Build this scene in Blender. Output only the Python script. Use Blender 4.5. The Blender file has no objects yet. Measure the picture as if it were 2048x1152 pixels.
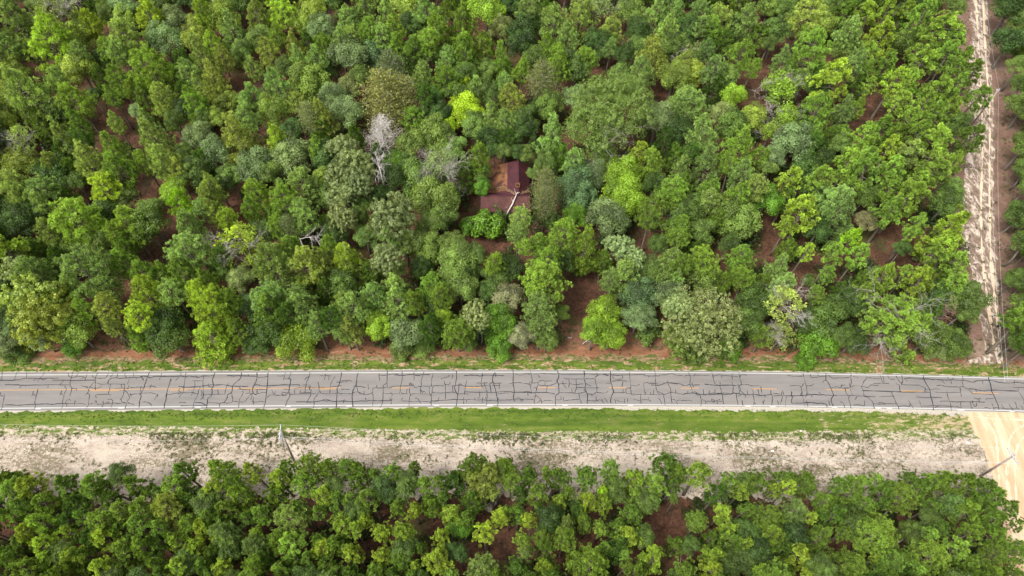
import bpy, math, random
import numpy as np
from mathutils import Vector, Matrix
S = bpy.context.scene
C = S.collection
random.seed(7); rng = np.random.default_rng(11)
# ------------------------------------------------------------ camera, sky, sun, exposure
TH = math.radians(34.0); HC = 105.0; FPX = 1365.0
cam = bpy.data.cameras.new('camera'); camo = bpy.data.objects.new('camera', cam); C.objects.link(camo)
cam.sensor_width = 36; cam.lens = 36 * FPX / 2048; cam.clip_end = 4000; cam.clip_start = 1
camo.location = (0, 0, HC); camo.rotation_euler = (TH, 0, 0)
S.camera = camo
W = bpy.data.worlds.new('World'); S.world = W; W.use_nodes = True
wn = W.node_tree.nodes; wl = W.node_tree.links
SUN_EL, SUN_AZ = math.radians(58), math.radians(235)   # azimuth clockwise from north (+Y)
sky = wn.new('ShaderNodeTexSky'); sky.sky_type = 'NISHITA'; sky.sun_disc = False
sky.sun_elevation = SUN_EL; sky.sun_rotation = SUN_AZ; sky.air_density = 1.0; sky.dust_density = 4.0
hs = wn.new('ShaderNodeHueSaturation'); hs.inputs['Saturation'].default_value = 0.12
wl.new(sky.outputs[0], hs.inputs['Color']); wl.new(hs.outputs[0], wn['Background'].inputs['Color'])
wn['Background'].inputs['Strength'].default_value = 0.125
sun = bpy.data.lights.new('sun', 'SUN'); sun.energy = 1.4; sun.angle = math.radians(17); sun.color = (1, .95, .86)
suno = bpy.data.objects.new('sun', sun); C.objects.link(suno)
sd = Vector((math.sin(SUN_AZ) * math.cos(SUN_EL), math.cos(SUN_AZ) * math.cos(SUN_EL), math.sin(SUN_EL)))
suno.rotation_euler = sd.to_track_quat('Z', 'Y').to_euler(); suno.location = (0, 0, 150)
S.view_settings.view_transform = 'Standard'; S.view_settings.look = 'None'
S.view_settings.gamma = 1; S.view_settings.exposure = 1.27
S.view_settings.use_curve_mapping = False
S.render.engine = 'CYCLES'
S.cycles.max_bounces = 5; S.cycles.diffuse_bounces = 3; S.cycles.glossy_bounces = 2
S.cycles.transmission_bounces = 3; S.cycles.transparent_max_bounces = 4

# ------------------------------------------------------------ helpers
ST, CT = math.sin(TH), math.cos(TH)
def P(px, py, z=0.0):
    """the place at height z that lies along the direction of photo pixel (px, py)"""
    u = (px - 1024) / FPX; v = (576 - py) / FPX
    d = (u, ST + v * CT, -CT + v * ST)
    t = (z - HC) / d[2]
    return (d[0] * t, d[1] * t, z)
def scale_at(y, z):
    return FPX / (y * ST + (HC - z) * CT)
def pix(x, y, z):
    dep = y * ST + (HC - z) * CT
    return 1024 + FPX * x / dep, 576 - FPX * (y * CT - (HC - z) * ST) / dep

def mk_mesh(name, verts, faces, mats=(), attrs=None, smooth=False):
    """faces: (n,3) or (n,4) array or list of lists"""
    me = bpy.data.meshes.new(name)
    verts = np.asarray(verts, dtype=np.float32)
    if isinstance(faces, np.ndarray):
        n, k = faces.shape
        me.vertices.add(len(verts)); me.vertices.foreach_set('co', verts.ravel())
        me.loops.add(n * k); me.loops.foreach_set('vertex_index', faces.astype(np.int32).ravel())
        me.polygons.add(n); me.polygons.foreach_set('loop_start', np.arange(0, n * k, k, dtype=np.int32))
        me.polygons.foreach_set('loop_total', np.full(n, k, dtype=np.int32))
        me.update(calc_edges=True)
    else:
        me.from_pydata([tuple(map(float, v)) for v in verts], [], faces); me.update()
    for m in mats: me.materials.append(m)
    if attrs:
        for k, a in attrs.items():
            at = me.attributes.new(k, 'FLOAT', 'POINT'); at.data.foreach_set('value', np.asarray(a, dtype=np.float32))
    if smooth: me.polygons.foreach_set('use_smooth', np.ones(len(me.polygons), dtype=bool))
    return me
def obj(name, me, parent=None, loc=None, kind=None, label=None, cat=None, group=None):
    o = bpy.data.objects.new(name, me); C.objects.link(o)
    if parent is not None: o.parent = parent
    if loc is not None: o.location = loc
    if kind: o['kind'] = kind
    if label: o['label'] = label
    if cat: o['category'] = cat
    if group: o['group'] = group
    return o
class MB:
    def __init__(s): s.v = []; s.f = []; s.n = 0; s.a = []
    def add(s, v, f, a=0.5):
        v = np.asarray(v, dtype=float); s.v.append(v); s.f.extend([[i + s.n for i in q] for q in f]); s.n += len(v)
        s.a.append(np.full(len(v), a))
    def tube(s, pts, rad, sides=6, cap=True, a=0.5):
        pts = [Vector(p) for p in pts]; v = []; f = []
        for i, p in enumerate(pts):
            d = (pts[min(i + 1, len(pts) - 1)] - pts[max(i - 1, 0)])
            if d.length < 1e-6: d = Vector((0, 0, 1))
            d.normalize(); ax = Vector((0, 0, 1)) if abs(d.z) < .9 else Vector((1, 0, 0))
            e1 = d.cross(ax).normalized(); e2 = d.cross(e1)
            r = rad[i] if hasattr(rad, '__len__') else rad
            for k in range(sides):
                t = 2 * math.pi * k / sides
                v.append(p + e1 * (math.cos(t) * r) + e2 * (math.sin(t) * r))
        for i in range(len(pts) - 1):
            for k in range(sides):
                k2 = (k + 1) % sides
                f.append([i * sides + k, i * sides + k2, (i + 1) * sides + k2, (i + 1) * sides + k])
        if cap:
            f.append(list(range(sides))[::-1]); f.append([(len(pts) - 1) * sides + k for k in range(sides)])
        s.add(v, f, a)
    def box(s, c, size, M=None, a=0.5):
        x, y, z = [q / 2 for q in size]
        v = [Vector((i * x, j * y, k * z)) for k in (-1, 1) for j in (-1, 1) for i in (-1, 1)]
        if M is not None: v = [M @ q for q in v]
        v = [q + Vector(c) for q in v]
        s.add(v, [[0, 2, 3, 1], [4, 5, 7, 6], [0, 1, 5, 4], [2, 6, 7, 3], [0, 4, 6, 2], [1, 3, 7, 5]], a)
    def mesh(s, name, mats=(), smooth=False):
        return mk_mesh(name, np.concatenate(s.v), s.f, mats, {'var': np.concatenate(s.a)}, smooth)

# ------------------------------------------------------------ materials
def mat(name):
    m = bpy.data.materials.new(name); m.use_nodes = True
    nt = m.node_tree; b = nt.nodes['Principled BSDF']
    b.inputs['Specular IOR Level'].default_value = 0.25
    return m, nt, b
def N(nt, t, **kw):
    n = nt.nodes.new(t)
    for k, v in kw.items():
        if k in n.inputs: n.inputs[k].default_value = v
        else: setattr(n, k, v)
    return n
def noise(nt, vec, scale, detail=6, rough=.6, dist=0.0):
    n = N(nt, 'ShaderNodeTexNoise', Scale=scale, Detail=detail, Roughness=rough, Distortion=dist)
    if vec is not None: nt.links.new(vec, n.inputs['Vector'])
    return n.outputs['Fac']
def ramp(nt, fac, stops, interp='LINEAR'):
    r = nt.nodes.new('ShaderNodeValToRGB'); r.color_ramp.interpolation = interp
    el = r.color_ramp.elements
    while len(el) < len(stops): el.new(0.5)
    for e, (p, c) in zip(el, stops):
        e.position = p; e.color = (*c, 1) if len(c) == 3 else c
    nt.links.new(fac, r.inputs[0]); return r.outputs[0]
def mixc(nt, fac, a, b, mode='MIX'):
    m = nt.nodes.new('ShaderNodeMix'); m.data_type = 'RGBA'; m.blend_type = mode
    for k, v in ((0, fac), (6, a), (7, b)):
        if isinstance(v, bpy.types.NodeSocket): nt.links.new(v, m.inputs[k])
        else: m.inputs[k].default_value = v if k == 0 else ((*v, 1) if len(v) == 3 else v)
    return m.outputs[2]
def math_(nt, op, a, b=0.0, c=0.0):
    m = nt.nodes.new('ShaderNodeMath'); m.operation = op
    for k, v in enumerate((a, b, c)):
        if isinstance(v, bpy.types.NodeSocket): nt.links.new(v, m.inputs[k])
        else: m.inputs[k].default_value = v
    return m.outputs[0]
def maprange(nt, v, a, b, c=0.0, d=1.0):
    m = nt.nodes.new('ShaderNodeMapRange'); nt.links.new(v, m.inputs[0])
    for k, q in zip((1, 2, 3, 4), (a, b, c, d)): m.inputs[k].default_value = q
    return m.outputs[0]
def pos(nt, sx=1, sy=1, sz=1, rot=0):
    g = nt.nodes.new('ShaderNodeNewGeometry'); mp = nt.nodes.new('ShaderNodeMapping')
    mp.inputs['Scale'].default_value = (sx, sy, sz); mp.inputs['Rotation'].default_value = (0, 0, rot)
    nt.links.new(g.outputs['Position'], mp.inputs[0]); return mp.outputs[0]
def bump(nt, b, h, strength=.5, dist=.1):
    n = N(nt, 'ShaderNodeBump', Strength=strength, Distance=dist)
    nt.links.new(h, n.inputs['Height']); nt.links.new(n.outputs[0], b.inputs['Normal'])

def leaf_mat(name, tipcol=(1.7, 1.5, 0.9), tipamt=0.6, transl=0.36):
    m, nt, b = mat(name)
    oi = nt.nodes.new('ShaderNodeObjectInfo')
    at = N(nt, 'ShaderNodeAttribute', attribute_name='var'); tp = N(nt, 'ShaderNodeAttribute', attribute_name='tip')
    v = maprange(nt, at.outputs['Fac'], 0, 1, .5, 1.5)
    col = mixc(nt, 1.0, oi.outputs['Color'], v, 'MULTIPLY')
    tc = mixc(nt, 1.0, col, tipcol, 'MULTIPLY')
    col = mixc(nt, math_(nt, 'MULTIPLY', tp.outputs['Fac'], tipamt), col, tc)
    col = mixc(nt, 1.0, col, maprange(nt, oi.outputs['Random'], 0, 1, .88, 1.12), 'MULTIPLY')
    nt.links.new(col, b.inputs['Base Color']); b.inputs['Roughness'].default_value = .5
    b.inputs['Specular IOR Level'].default_value = .45
    t = nt.nodes.new('ShaderNodeBsdfTranslucent')
    nt.links.new(mixc(nt, 1.0, col, (1.3, 1.25, .5), 'MULTIPLY'), t.inputs[0])
    mx = nt.nodes.new('ShaderNodeMixShader'); mx.inputs[0].default_value = transl
    nt.links.new(b.outputs[0], mx.inputs[1]); nt.links.new(t.outputs[0], mx.inputs[2])
    nt.links.new(mx.outputs[0], nt.nodes['Material Output'].inputs[0])
    return m
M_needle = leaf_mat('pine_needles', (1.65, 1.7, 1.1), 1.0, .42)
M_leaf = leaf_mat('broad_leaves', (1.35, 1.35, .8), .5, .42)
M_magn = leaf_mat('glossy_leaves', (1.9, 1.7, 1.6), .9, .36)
def bark(name, c1, c2):
    m, nt, b = mat(name); p = pos(nt, 1, 1, .25)
    nt.links.new(ramp(nt, noise(nt, p, 9), [(.35, c1), (.65, c2)]), b.inputs['Base Color'])
    b.inputs['Roughness'].default_value = .9; bump(nt, b, noise(nt, p, 22), .8, .05); return m
M_bark = bark('pine_bark', (.10, .085, .062), (.23, .195, .15))
M_oakbark = bark('grey_bark', (.10, .09, .075), (.22, .2, .17))
M_dead = bark('weathered_wood', (.42, .38, .35), (.66, .61, .57))
M_greylimb = bark('grey_limbs', (.22, .20, .17), (.42, .39, .35))
M_deadbrown = bark('dry_brown_twigs', (.22, .14, .10), (.38, .26, .2))
# ------------------------------------------------------------ ground, verges, sand, tracks, road
def poly_fit(pxs, pys, z=0.0, deg=3):
    w = [P(a, b, z) for a, b in zip(pxs, pys)]
    xs = np.array([q[0] for q in w]); ys = np.array([q[1] for q in w])
    c = np.polyfit(xs, ys, deg); d = np.polyder(c); x0, x1 = xs.min(), xs.max()
    def f(x):
        x = np.asarray(x, dtype=float); xc = np.clip(x, x0, x1)
        return np.polyval(c, xc) + (x - xc) * np.polyval(d, xc) 
    return f
KX = [0, 342, 683, 1024, 1366, 1707, 2048]
F_top = poly_fit(KX, [745, 742.3, 741.2, 740.2, 741.3, 747, 755.5])
F_wt = poly_fit(KX, [750.5, 747.5, 746, 744.6, 745.4, 749, 758.5])
F_wb = poly_fit(KX, [817, 813, 811.3, 809.2, 810, 813.7, 822.3])
F_bot = poly_fit(KX, [821.5, 818.5, 816, 813, 812.3, 816.5, 825.5])
F_cen = poly_fit(KX, [781.6, 779, 776.4, 776, 776.4, 779.9, 788.6])
def fn(x, seed, amp, base=1.0, octs=6):
    """1-D fractal noise"""
    r = np.random.default_rng(seed); out = np.zeros_like(x, dtype=float); a = amp; s = base
    for _ in range(octs):
        k = r.random(6000) * 2 - 1; t = (x + 1500) * s; i = np.floor(t).astype(int) % 5999; fr = t - np.floor(t); fr = fr * fr * (3 - 2 * fr)
        out += a * (k[i] * (1 - fr) + k[i + 1] * fr); a *= .62; s *= 2.1
    return out
def strip(name, flo, fhi, x0, x1, z, m, step=.35, cross=1, parent=None, kind='structure', label=None):
    xs = np.arange(x0, x1 + step, step); lo = flo(xs); hi = fhi(xs)
    v = []
    for k in range(cross + 1):
        t = k / cross; v.append(np.stack([xs, lo * (1 - t) + hi * t, np.full_like(xs, z)], 1))
    n = len(xs); i = np.arange(n - 1)
    f = np.concatenate([np.stack([k * n + i, k * n + i + 1, (k + 1) * n + i + 1, (k + 1) * n + i], 1) for k in range(cross)])
    return obj(name, mk_mesh(name, np.concatenate(v), f, [m]), parent, kind=kind, label=label)

m, nt, b = mat('pine_straw_floor'); M_floor = m
p = pos(nt)
c = ramp(nt, noise(nt, p, .35, 8, .65, .6), [(.3, (.035, .022, .014)), (.46, (.085, .042, .025)), (.6, (.135, .064, .038)), (.78, (.22, .14, .10))])
g = ramp(nt, noise(nt, p, 2.2, 6, .7), [(.35, (.35, .3, .28)), (.6, (1.1, 1.1, 1.1))])
c = mixc(nt, .85, c, g, 'MULTIPLY')
gm = ramp(nt, noise(nt, pos(nt, 1, 1, 1, .4), .18, 6, .6), [(.54, (0, 0, 0)), (.66, (1, 1, 1))])
c = mixc(nt, math_(nt, 'MULTIPLY', gm, .55), c, (.06, .085, .02))
nt.links.new(c, b.inputs['Base Color']); b.inputs['Roughness'].default_value = .95
bump(nt, b, noise(nt, p, 5, 8, .7), .9, .15)

xs = np.linspace(-1600, 1600, 161)
gx, gy = np.meshgrid(xs, xs); n = len(xs)
idx = np.arange(n * n).reshape(n, n)
fcs = np.stack([idx[:-1, :-1].ravel(), idx[:-1, 1:].ravel(), idx[1:, 1:].ravel(), idx[1:, :-1].ravel()], 1)
obj('forest_floor', mk_mesh('forest_floor', np.stack([gx.ravel(), gy.ravel(), np.zeros(n * n)], 1), fcs, [M_floor]), kind='structure')

def shift(f, d, seed=None, amp=0, base=.3):
    return lambda x: f(x) + d + (fn(np.asarray(x, float), seed, amp, base) if seed is not None else 0)
# roadside verges
def grass_mat(name, thin, rust):
    m, nt, b = mat(name); p = pos(nt, .25, 1, 1)
    c = ramp(nt, noise(nt, p, .8, 7, .65), [(.3, (.05, .088, .010)), (.5, (.085, .135, .014)), (.68, (.14, .16, .04))])
    c = mixc(nt, .7, c, ramp(nt, noise(nt, pos(nt), 6, 4, .7), [(.3, (.6, .6, .6)), (.7, (1.3, 1.3, 1.3))]), 'MULTIPLY')
    c = mixc(nt, .8, c, ramp(nt, noise(nt, pos(nt, .04, 1, 1), .9, 3, .5), [(.35, (.6, .68, .6)), (.6, (1.25, 1.15, 1.1))]), 'MULTIPLY')
    bare = ramp(nt, noise(nt, pos(nt, .3, 1, 1), 1.3, 8, .7), [(thin, (0, 0, 0)), (thin + .07, (1, 1, 1))])
    if name == 'verge_grass':
        gg = nt.nodes.new('ShaderNodeSeparateXYZ'); nt.links.new(pos(nt), gg.inputs[0])
        dry = maprange(nt, gg.outputs[0], 42, 78, 0, .17)
        bare = ramp(nt, math_(nt, 'ADD', noise(nt, pos(nt, .3, 1, 1), 1.6, 9, .8), dry), [(thin, (0, 0, 0)), (thin + .06, (1, 1, 1))])
    dirt = ramp(nt, noise(nt, pos(nt), 1.5, 6, .7), [(.4, rust), (.62, (.40, .31, .21))])
    c = mixc(nt, bare, c, dirt); nt.links.new(c, b.inputs['Base Color']); b.inputs['Roughness'].default_value = .9
    bump(nt, b, noise(nt, pos(nt), 9, 6, .7), .8, .08); return m
M_grassS = grass_mat('verge_grass', .60, (.3, .24, .12))
M_grassN = grass_mat('verge_grass_thin', .52, (.28, .14, .07))
m, nt, b = mat('red_verge_soil'); M_red = m
c = ramp(nt, noise(nt, pos(nt, .3, 1, 1), 1.0, 8, .65), [(.3, (.10, .07, .025)), (.45, (.20, .085, .045)), (.62, (.26, .13, .075)), (.72, (.46, .35, .25))])
c = mixc(nt, .6, c, ramp(nt, noise(nt, pos(nt), 4, 5, .7), [(.3, (.6, .6, .6)), (.65, (1.15, 1.15, 1.15))]), 'MULTIPLY')
nt.links.new(c, b.inputs['Base Color']); b.inputs['Roughness'].default_value = .95; bump(nt, b, noise(nt, pos(nt), 6, 6, .7), .6, .1)

m, nt, b = mat('bare_sand_and_weeds'); M_sand = m
p = pos(nt, .6, 1, 1)
c = ramp(nt, noise(nt, p, .6, 7, .7), [(.35, (.33, .265, .22)), (.6, (.51, .43, .355))])
w = noise(nt, pos(nt, .3, .75, 1), .28, 8, .68, .3)
fine = noise(nt, pos(nt, .8, 1, 1), 2.4, 8, .82)
cover = math_(nt, 'ADD', w, math_(nt, 'MULTIPLY', fine, 1.3))
wm = ramp(nt, cover, [(.0, (0, 0, 0)), (.62, (0, 0, 0)), (.66, (.85, .85, .85)), (1, (1, 1, 1))])
wm = maprange(nt, cover, 1.17, 1.22)
weeds = ramp(nt, noise(nt, pos(nt), .9, 7, .75), [(.35, (.10, .115, .045)), (.5, (.155, .125, .075)), (.68, (.22, .165, .13))])
c = mixc(nt, math_(nt, 'MULTIPLY', wm, .9), c, weeds)
sp = ramp(nt, noise(nt, pos(nt), 4.5, 5, .85), [(.52, (0, 0, 0)), (.60, (1, 1, 1))])
c = mixc(nt, math_(nt, 'MULTIPLY', sp, .45), c, (.15, .12, .08))
nt.links.new(c, b.inputs['Base Color']); b.inputs['Roughness'].default_value = .95; bump(nt, b, noise(nt, pos(nt), 4, 7, .75), .9, .15)

def blend_mat(name, green, soil, sc=1.6, t=.5):
    m, nt, b = mat(name); n1 = noise(nt, pos(nt, .45, 1, 1), sc, 9, .8)
    k = ramp(nt, n1, [(t - .03, (0, 0, 0)), (t + .03, (1, 1, 1))])
    c = mixc(nt, k, ramp(nt, noise(nt, pos(nt), 2.5, 5, .7), [(.3, tuple(q * .7 for q in green)), (.7, tuple(q * 1.25 for q in green))]),
             ramp(nt, noise(nt, pos(nt), 2.0, 6, .75), [(.35, tuple(q * .6 for q in soil)), (.65, tuple(q * 1.15 for q in soil))]))
    nt.links.new(c, b.inputs['Base Color']); b.inputs['Roughness'].default_value = .95; bump(nt, b, noise(nt, pos(nt), 5, 6, .75), .9, .12); return m
M_mixS = blend_mat('sand_with_grass_tufts', (.10, .14, .025), (.46, .38, .29))
M_mixN = blend_mat('soil_with_grass_tufts', (.075, .095, .018), (.30, .19, .12))
M_mixF = blend_mat('straw_with_moss', (.055, .06, .02), (.20, .10, .06), .9, .46)

F_s1 = poly_fit([0, 300, 600, 1000, 1400, 1700, 1930], [858, 862, 864, 867, 871, 870, 866])
F_s2 = lambda x: poly_fit([0, 500, 1000, 1500, 1930], [1000, 1000, 1000, 1000, 1000], deg=2)(x) + fn(np.asarray(x, float), 71, 1.3, .3)
XE = P(1945, 850)[0]
strip('sand_strip', F_s2, shift(F_s1, .5, 31, .2, .9), -260, XE + 1, .004, M_sand, cross=4)
strip('grass_verge_south', shift(F_s1, -.1, 32, .32, 1.1), shift(F_bot, .12), -400, XE, .008, M_grassS)
strip('sandy_grass_margin', shift(F_s1, -.9, 36, .28, 2.0), shift(F_s1, .6, 37, .22, 2.0), -260, XE + .5, .0105, M_mixS, .15)
strip('mixed_soil_margin', shift(F_top, 1.5, 38, .25, .9), shift(F_top, 2.9, 39, .5, .5), -400, 400, .0105, M_mixN)
strip('mossy_straw_margin', shift(F_top, 4.3, 45, .6, .4), shift(F_top, 8.0, 46, .9, .2), -400, 400, .0062, M_mixF)
strip('grass_verge_north', shift(F_top, -.1), shift(F_top, 2.0, 34, .30, .8), -400, 400, .012, M_grassN)
strip('red_soil_verge', shift(F_top, 1.0), shift(F_top, 6.5, 35, .8, .15), -400, 400, .004, M_red, cross=2)
# pale gravel edge south of the pavement
m, nt, b = mat('pale_gravel'); M_grav = m
c = ramp(nt, noise(nt, pos(nt), 5, 6, .75), [(.35, (.26, .23, .18)), (.6, (.44, .40, .34))])
nt.links.new(c, b.inputs['Base Color']); b.inputs['Roughness'].default_value = .9; bump(nt, b, noise(nt, pos(nt), 20, 3), .5, .03)
def grav_lo(x):
    x = np.asarray(x, float); wdt = np.interp(x, [-90, -10, 20, 90], [.15, .18, .62, .8]); return F_bot(x) - wdt + fn(x, 77, .22, .9)
strip('gravel_edge_south', grav_lo, shift(F_bot, .1), -400, 400, .014, M_grav, .2)
strip('gravel_edge_north', shift(F_top, -.1), shift(F_top, .1, 41, .12, 1.1), -400, 400, .016, M_grav, .2)

# sandy track joining from the south (right)
m, nt, b = mat('packed_sand_road'); M_psand = m
p = pos(nt, 1, .12, 1)
c = ramp(nt, noise(nt, p, .7, 6, .6, .3), [(.3, (.42, .27, .16)), (.5, (.52, .36, .23)), (.68, (.60, .46, .33))])
c = mixc(nt, .5, c, ramp(nt, noise(nt, pos(nt), 3, 6, .7), [(.3, (.75, .75, .75)), (.6, (1.05, 1.05, 1.05))]), 'MULTIPLY')
nt.links.new(c, b.inputs['Base Color']); b.inputs['Roughness'].default_value = .9; bump(nt, b, noise(nt, p, 4, 6), .5, .08)
left = [(1931, 824.5), (1938, 842), (1948, 860), (1960, 884), (1970, 905), (1977, 925), (1983, 950), (1990, 975), (2000, 1010), (2008, 1045), (2014, 1080), (2018, 1130), (2020, 1200)]
lw = [P(*q) for q in left]
def jag(pts, seed, amp=.25, sub=8):
    out = []
    for a, b_ in zip(pts[:-1], pts[1:]):
        for k in range(sub):
            t = k / sub; out.append((a[0] + (b_[0] - a[0]) * t, a[1] + (b_[1] - a[1]) * t))
    out.append(pts[-1][:2]); o = np.array(out); s = np.arange(len(o)) * .6
    o[:, 0] += fn(s, seed, amp); return o
lj = jag(lw, 5, .22, 8)
rx = [max(q[0] + 14, 95 + 0 * q[0]) if k > 1 else 112 for k, q in enumerate(lj)]
v = []; f = []
for k, q in enumerate(lj):
    v += [(q[0], q[1], .018), ((q[0] + rx[k]) / 2, q[1], .018), (rx[k], q[1], .018)]
    if k: a = 3 * k; f += [[a - 3, a, a + 1, a - 2], [a - 2, a + 1, a + 2, a - 1]]
obj('sand_road_south', mk_mesh('sand_road_south', v, f, [M_psand]), kind='structure')
# tyre ruts curving off the pavement, shallow real ruts
m, nt, b = mat('pale_rut_sand'); M_rut = m
nt.links.new(ramp(nt, noise(nt, pos(nt), 2.5, 5, .7), [(.3, (.50, .36, .24)), (.65, (.64, .52, .39))]), b.inputs['Base Color']); b.inputs['Roughness'].default_value = .95
def ribbon(pts, wd, z, n=10):
    """smooth ribbon through points"""
    pts = np.array([q[:2] for q in pts], float); out = []
    m_ = len(pts)
    for i in range(m_ - 1):
        p0 = pts[max(i - 1, 0)]; p1 = pts[i]; p2 = pts[i + 1]; p3 = pts[min(i + 2, m_ - 1)]
        for k in range(n):
            t = k / n; out.append(.5 * ((2 * p1) + (-p0 + p2) * t + (2 * p0 - 5 * p1 + 4 * p2 - p3) * t * t + (-p0 + 3 * p1 - 3 * p2 + p3) * t ** 3))
    out.append(pts[-1]); o = np.array(out); d = np.gradient(o, axis=0); L = np.hypot(d[:, 0], d[:, 1]); nn = np.stack([-d[:, 1] / L, d[:, 0] / L], 1)
    w_ = wd if np.ndim(wd) else np.full(len(o), wd)
    a = o + nn * w_[:, None] / 2; c_ = o - nn * w_[:, None] / 2; k = len(o)
    v = np.concatenate([np.c_[a, np.full(k, z)], np.c_[c_, np.full(k, z)]]); i = np.arange(k - 1)
    return v, np.stack([i, i + 1, k + i + 1, k + i], 1)
ruts = [[(1958, 828), (1975, 845), (1990, 870), (1995, 905), (1998, 960), (2004, 1040)], [(1975, 828), (1990, 850), (2003, 880), (2010, 915), (2014, 960), (2020, 1050)],
        [(2050, 850), (2030, 862), (2018, 885), (2016, 930), (2022, 1010), (2030, 1090)], [(2060, 866), (2042, 880), (2032, 905), (2030, 950), (2036, 1050)], [(1940, 832), (1990, 838), (2060, 840)]]
vs = []; fs = []; k0 = 0
for i, r_ in enumerate(ruts):
    n_ = (len(r_) - 1) * 10 + 1; wd = np.maximum(.03, .22 + fn(np.arange(n_) * .7, 60 + i, .26))
    v, f = ribbon([P(*q) for q in r_], wd, .022 + .003 * i); vs.append(v); fs.append(f + k0); k0 += len(v)
obj('tyre_ruts', mk_mesh('tyre_ruts', np.concatenate(vs), np.concatenate(fs), [M_rut]), kind='structure')

# cleared power-line corridor and sandy track, north side (right)
m, nt, b = mat('cleared_corridor_soil'); M_corr = m
c = ramp(nt, noise(nt, pos(nt), .25, 7, .65), [(.35, (.12, .075, .05)), (.5, (.18, .105, .08)), (.65, (.25, .17, .13))])
c = mixc(nt, .7, c, ramp(nt, noise(nt, pos(nt), 2.5, 6, .75), [(.3, (.55, .55, .55)), (.65, (1.2, 1.2, 1.2))]), 'MULTIPLY')
gm = ramp(nt, noise(nt, pos(nt), .5, 7, .7), [(.56, (0, 0, 0)), (.64, (1, 1, 1))])
c = mixc(nt, math_(nt, 'MULTIPLY', gm, .5), c, (.13, .15, .05))
nt.links.new(c, b.inputs['Base Color']); b.inputs['Roughness'].default_value = .95; bump(nt, b, noise(nt, pos(nt), 5, 7, .7), .8, .12)
def vstrip(name, L, R, z, m, seed=0, amp=.3):
    a = jag([P(*q) for q in L], seed + 1, amp); c_ = jag([P(*q) for q in R], seed + 2, amp); k = len(a); i = np.arange(k - 1)
    v = np.concatenate([np.c_[a, np.full(k, z)], np.c_[c_, np.full(k, z)]])
    return obj(name, mk_mesh(name, v, np.stack([i, k + i, k + i + 1, i + 1], 1), [m]), kind='structure')
ys = [722, 640, 560, 480, 400, 320, 240, 160, 80, 0, -80]
vstrip('cleared_corridor', [(a, b_) for a, b_ in zip([1925, 1935, 1915, 1900, 1895, 1900, 1905, 1910, 1915, 1915, 1915], ys)],
       [(a, b_) for a, b_ in zip([2090, 2090, 2085, 2085, 2085, 2080, 2070, 2055, 2040, 2030, 2025], ys)], .0078, M_corr, 3, .5)
m, nt, b = mat('white_sand_track'); M_wsand = m
p = pos(nt, 1.6, .7, 1)
s1 = ramp(nt, noise(nt, pos(nt), 1.2, 5, .6), [(.3, (.42, .33, .26)), (.65, (.58, .50, .43))])
msk = ramp(nt, noise(nt, p, .6, 9, .75, .5), [(.43, (0, 0, 0)), (.52, (1, 1, 1))])
c = mixc(nt, msk, s1, ramp(nt, noise(nt, pos(nt), 2, 5), [(.3, (.11, .075, .055)), (.7, (.24, .17, .13))]))
nt.links.new(c, b.inputs['Base Color']); b.inputs['Roughness'].default_value = .95; bump(nt, b, noise(nt, pos(nt), 5, 6, .7), .6, .08)
vstrip('white_sand_track', [(a, b_) for a, b_ in zip([1970, 1962, 1945, 1925, 1925, 1930, 1938, 1938, 1942, 1940, 1936], ys)],
       [(a, b_) for a, b_ in zip([2006, 1999, 1997, 1990, 1988, 1986, 1988, 1983, 1978, 1974, 1970], ys)], .012, M_wsand, 9, .35)
vstrip('sandy_apron', [(1925, 726), (1940, 719), (1965, 712), (1985, 706)], [(2004, 727), (2004, 722), (2004, 716), (2003, 710)], .0165, M_wsand, 15, .2)
for i, L in enumerate([[(1990, 700), (1975, 600), (1964, 500), (1962, 400), (1965, 300), (1963, 200), (1958, 100), (1950, -20)],
                       [(1999, 690), (1992, 620), (1982, 520), (1979, 420), (1979, 320), (1979, 220), (1972, 120), (1965, -20)]]):
    n_ = (len(L) - 1) * 10 + 1
    v, f = ribbon([P(*q) for q in L], np.maximum(.02, .30 + fn(np.arange(n_) * .9, 90 + i, .38, 1.0)), .021)
    obj('wheel_rut', mk_mesh('wheel_rut', v, f, [M_rut]), kind='structure')

# ------------------------------------------------------------ the paved road
m, nt, b = mat('worn_asphalt'); M_asph = m
p = pos(nt, .12, 1, 1)
c = ramp(nt, noise(nt, p, .9, 5, .6), [(.3, (.165, .152, .146)), (.7, (.215, .198, .19))])
c = mixc(nt, .6, c, ramp(nt, noise(nt, pos(nt), .12, 5, .6), [(.3, (.85, .88, .92)), (.7, (1.1, 1.06, 1.03))]), 'MULTIPLY')
c = mixc(nt, .5, c, ramp(nt, noise(nt, pos(nt), 18, 3, .8), [(.3, (.75, .75, .75)), (.7, (1.2, 1.2, 1.2))]), 'MULTIPLY')
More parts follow.
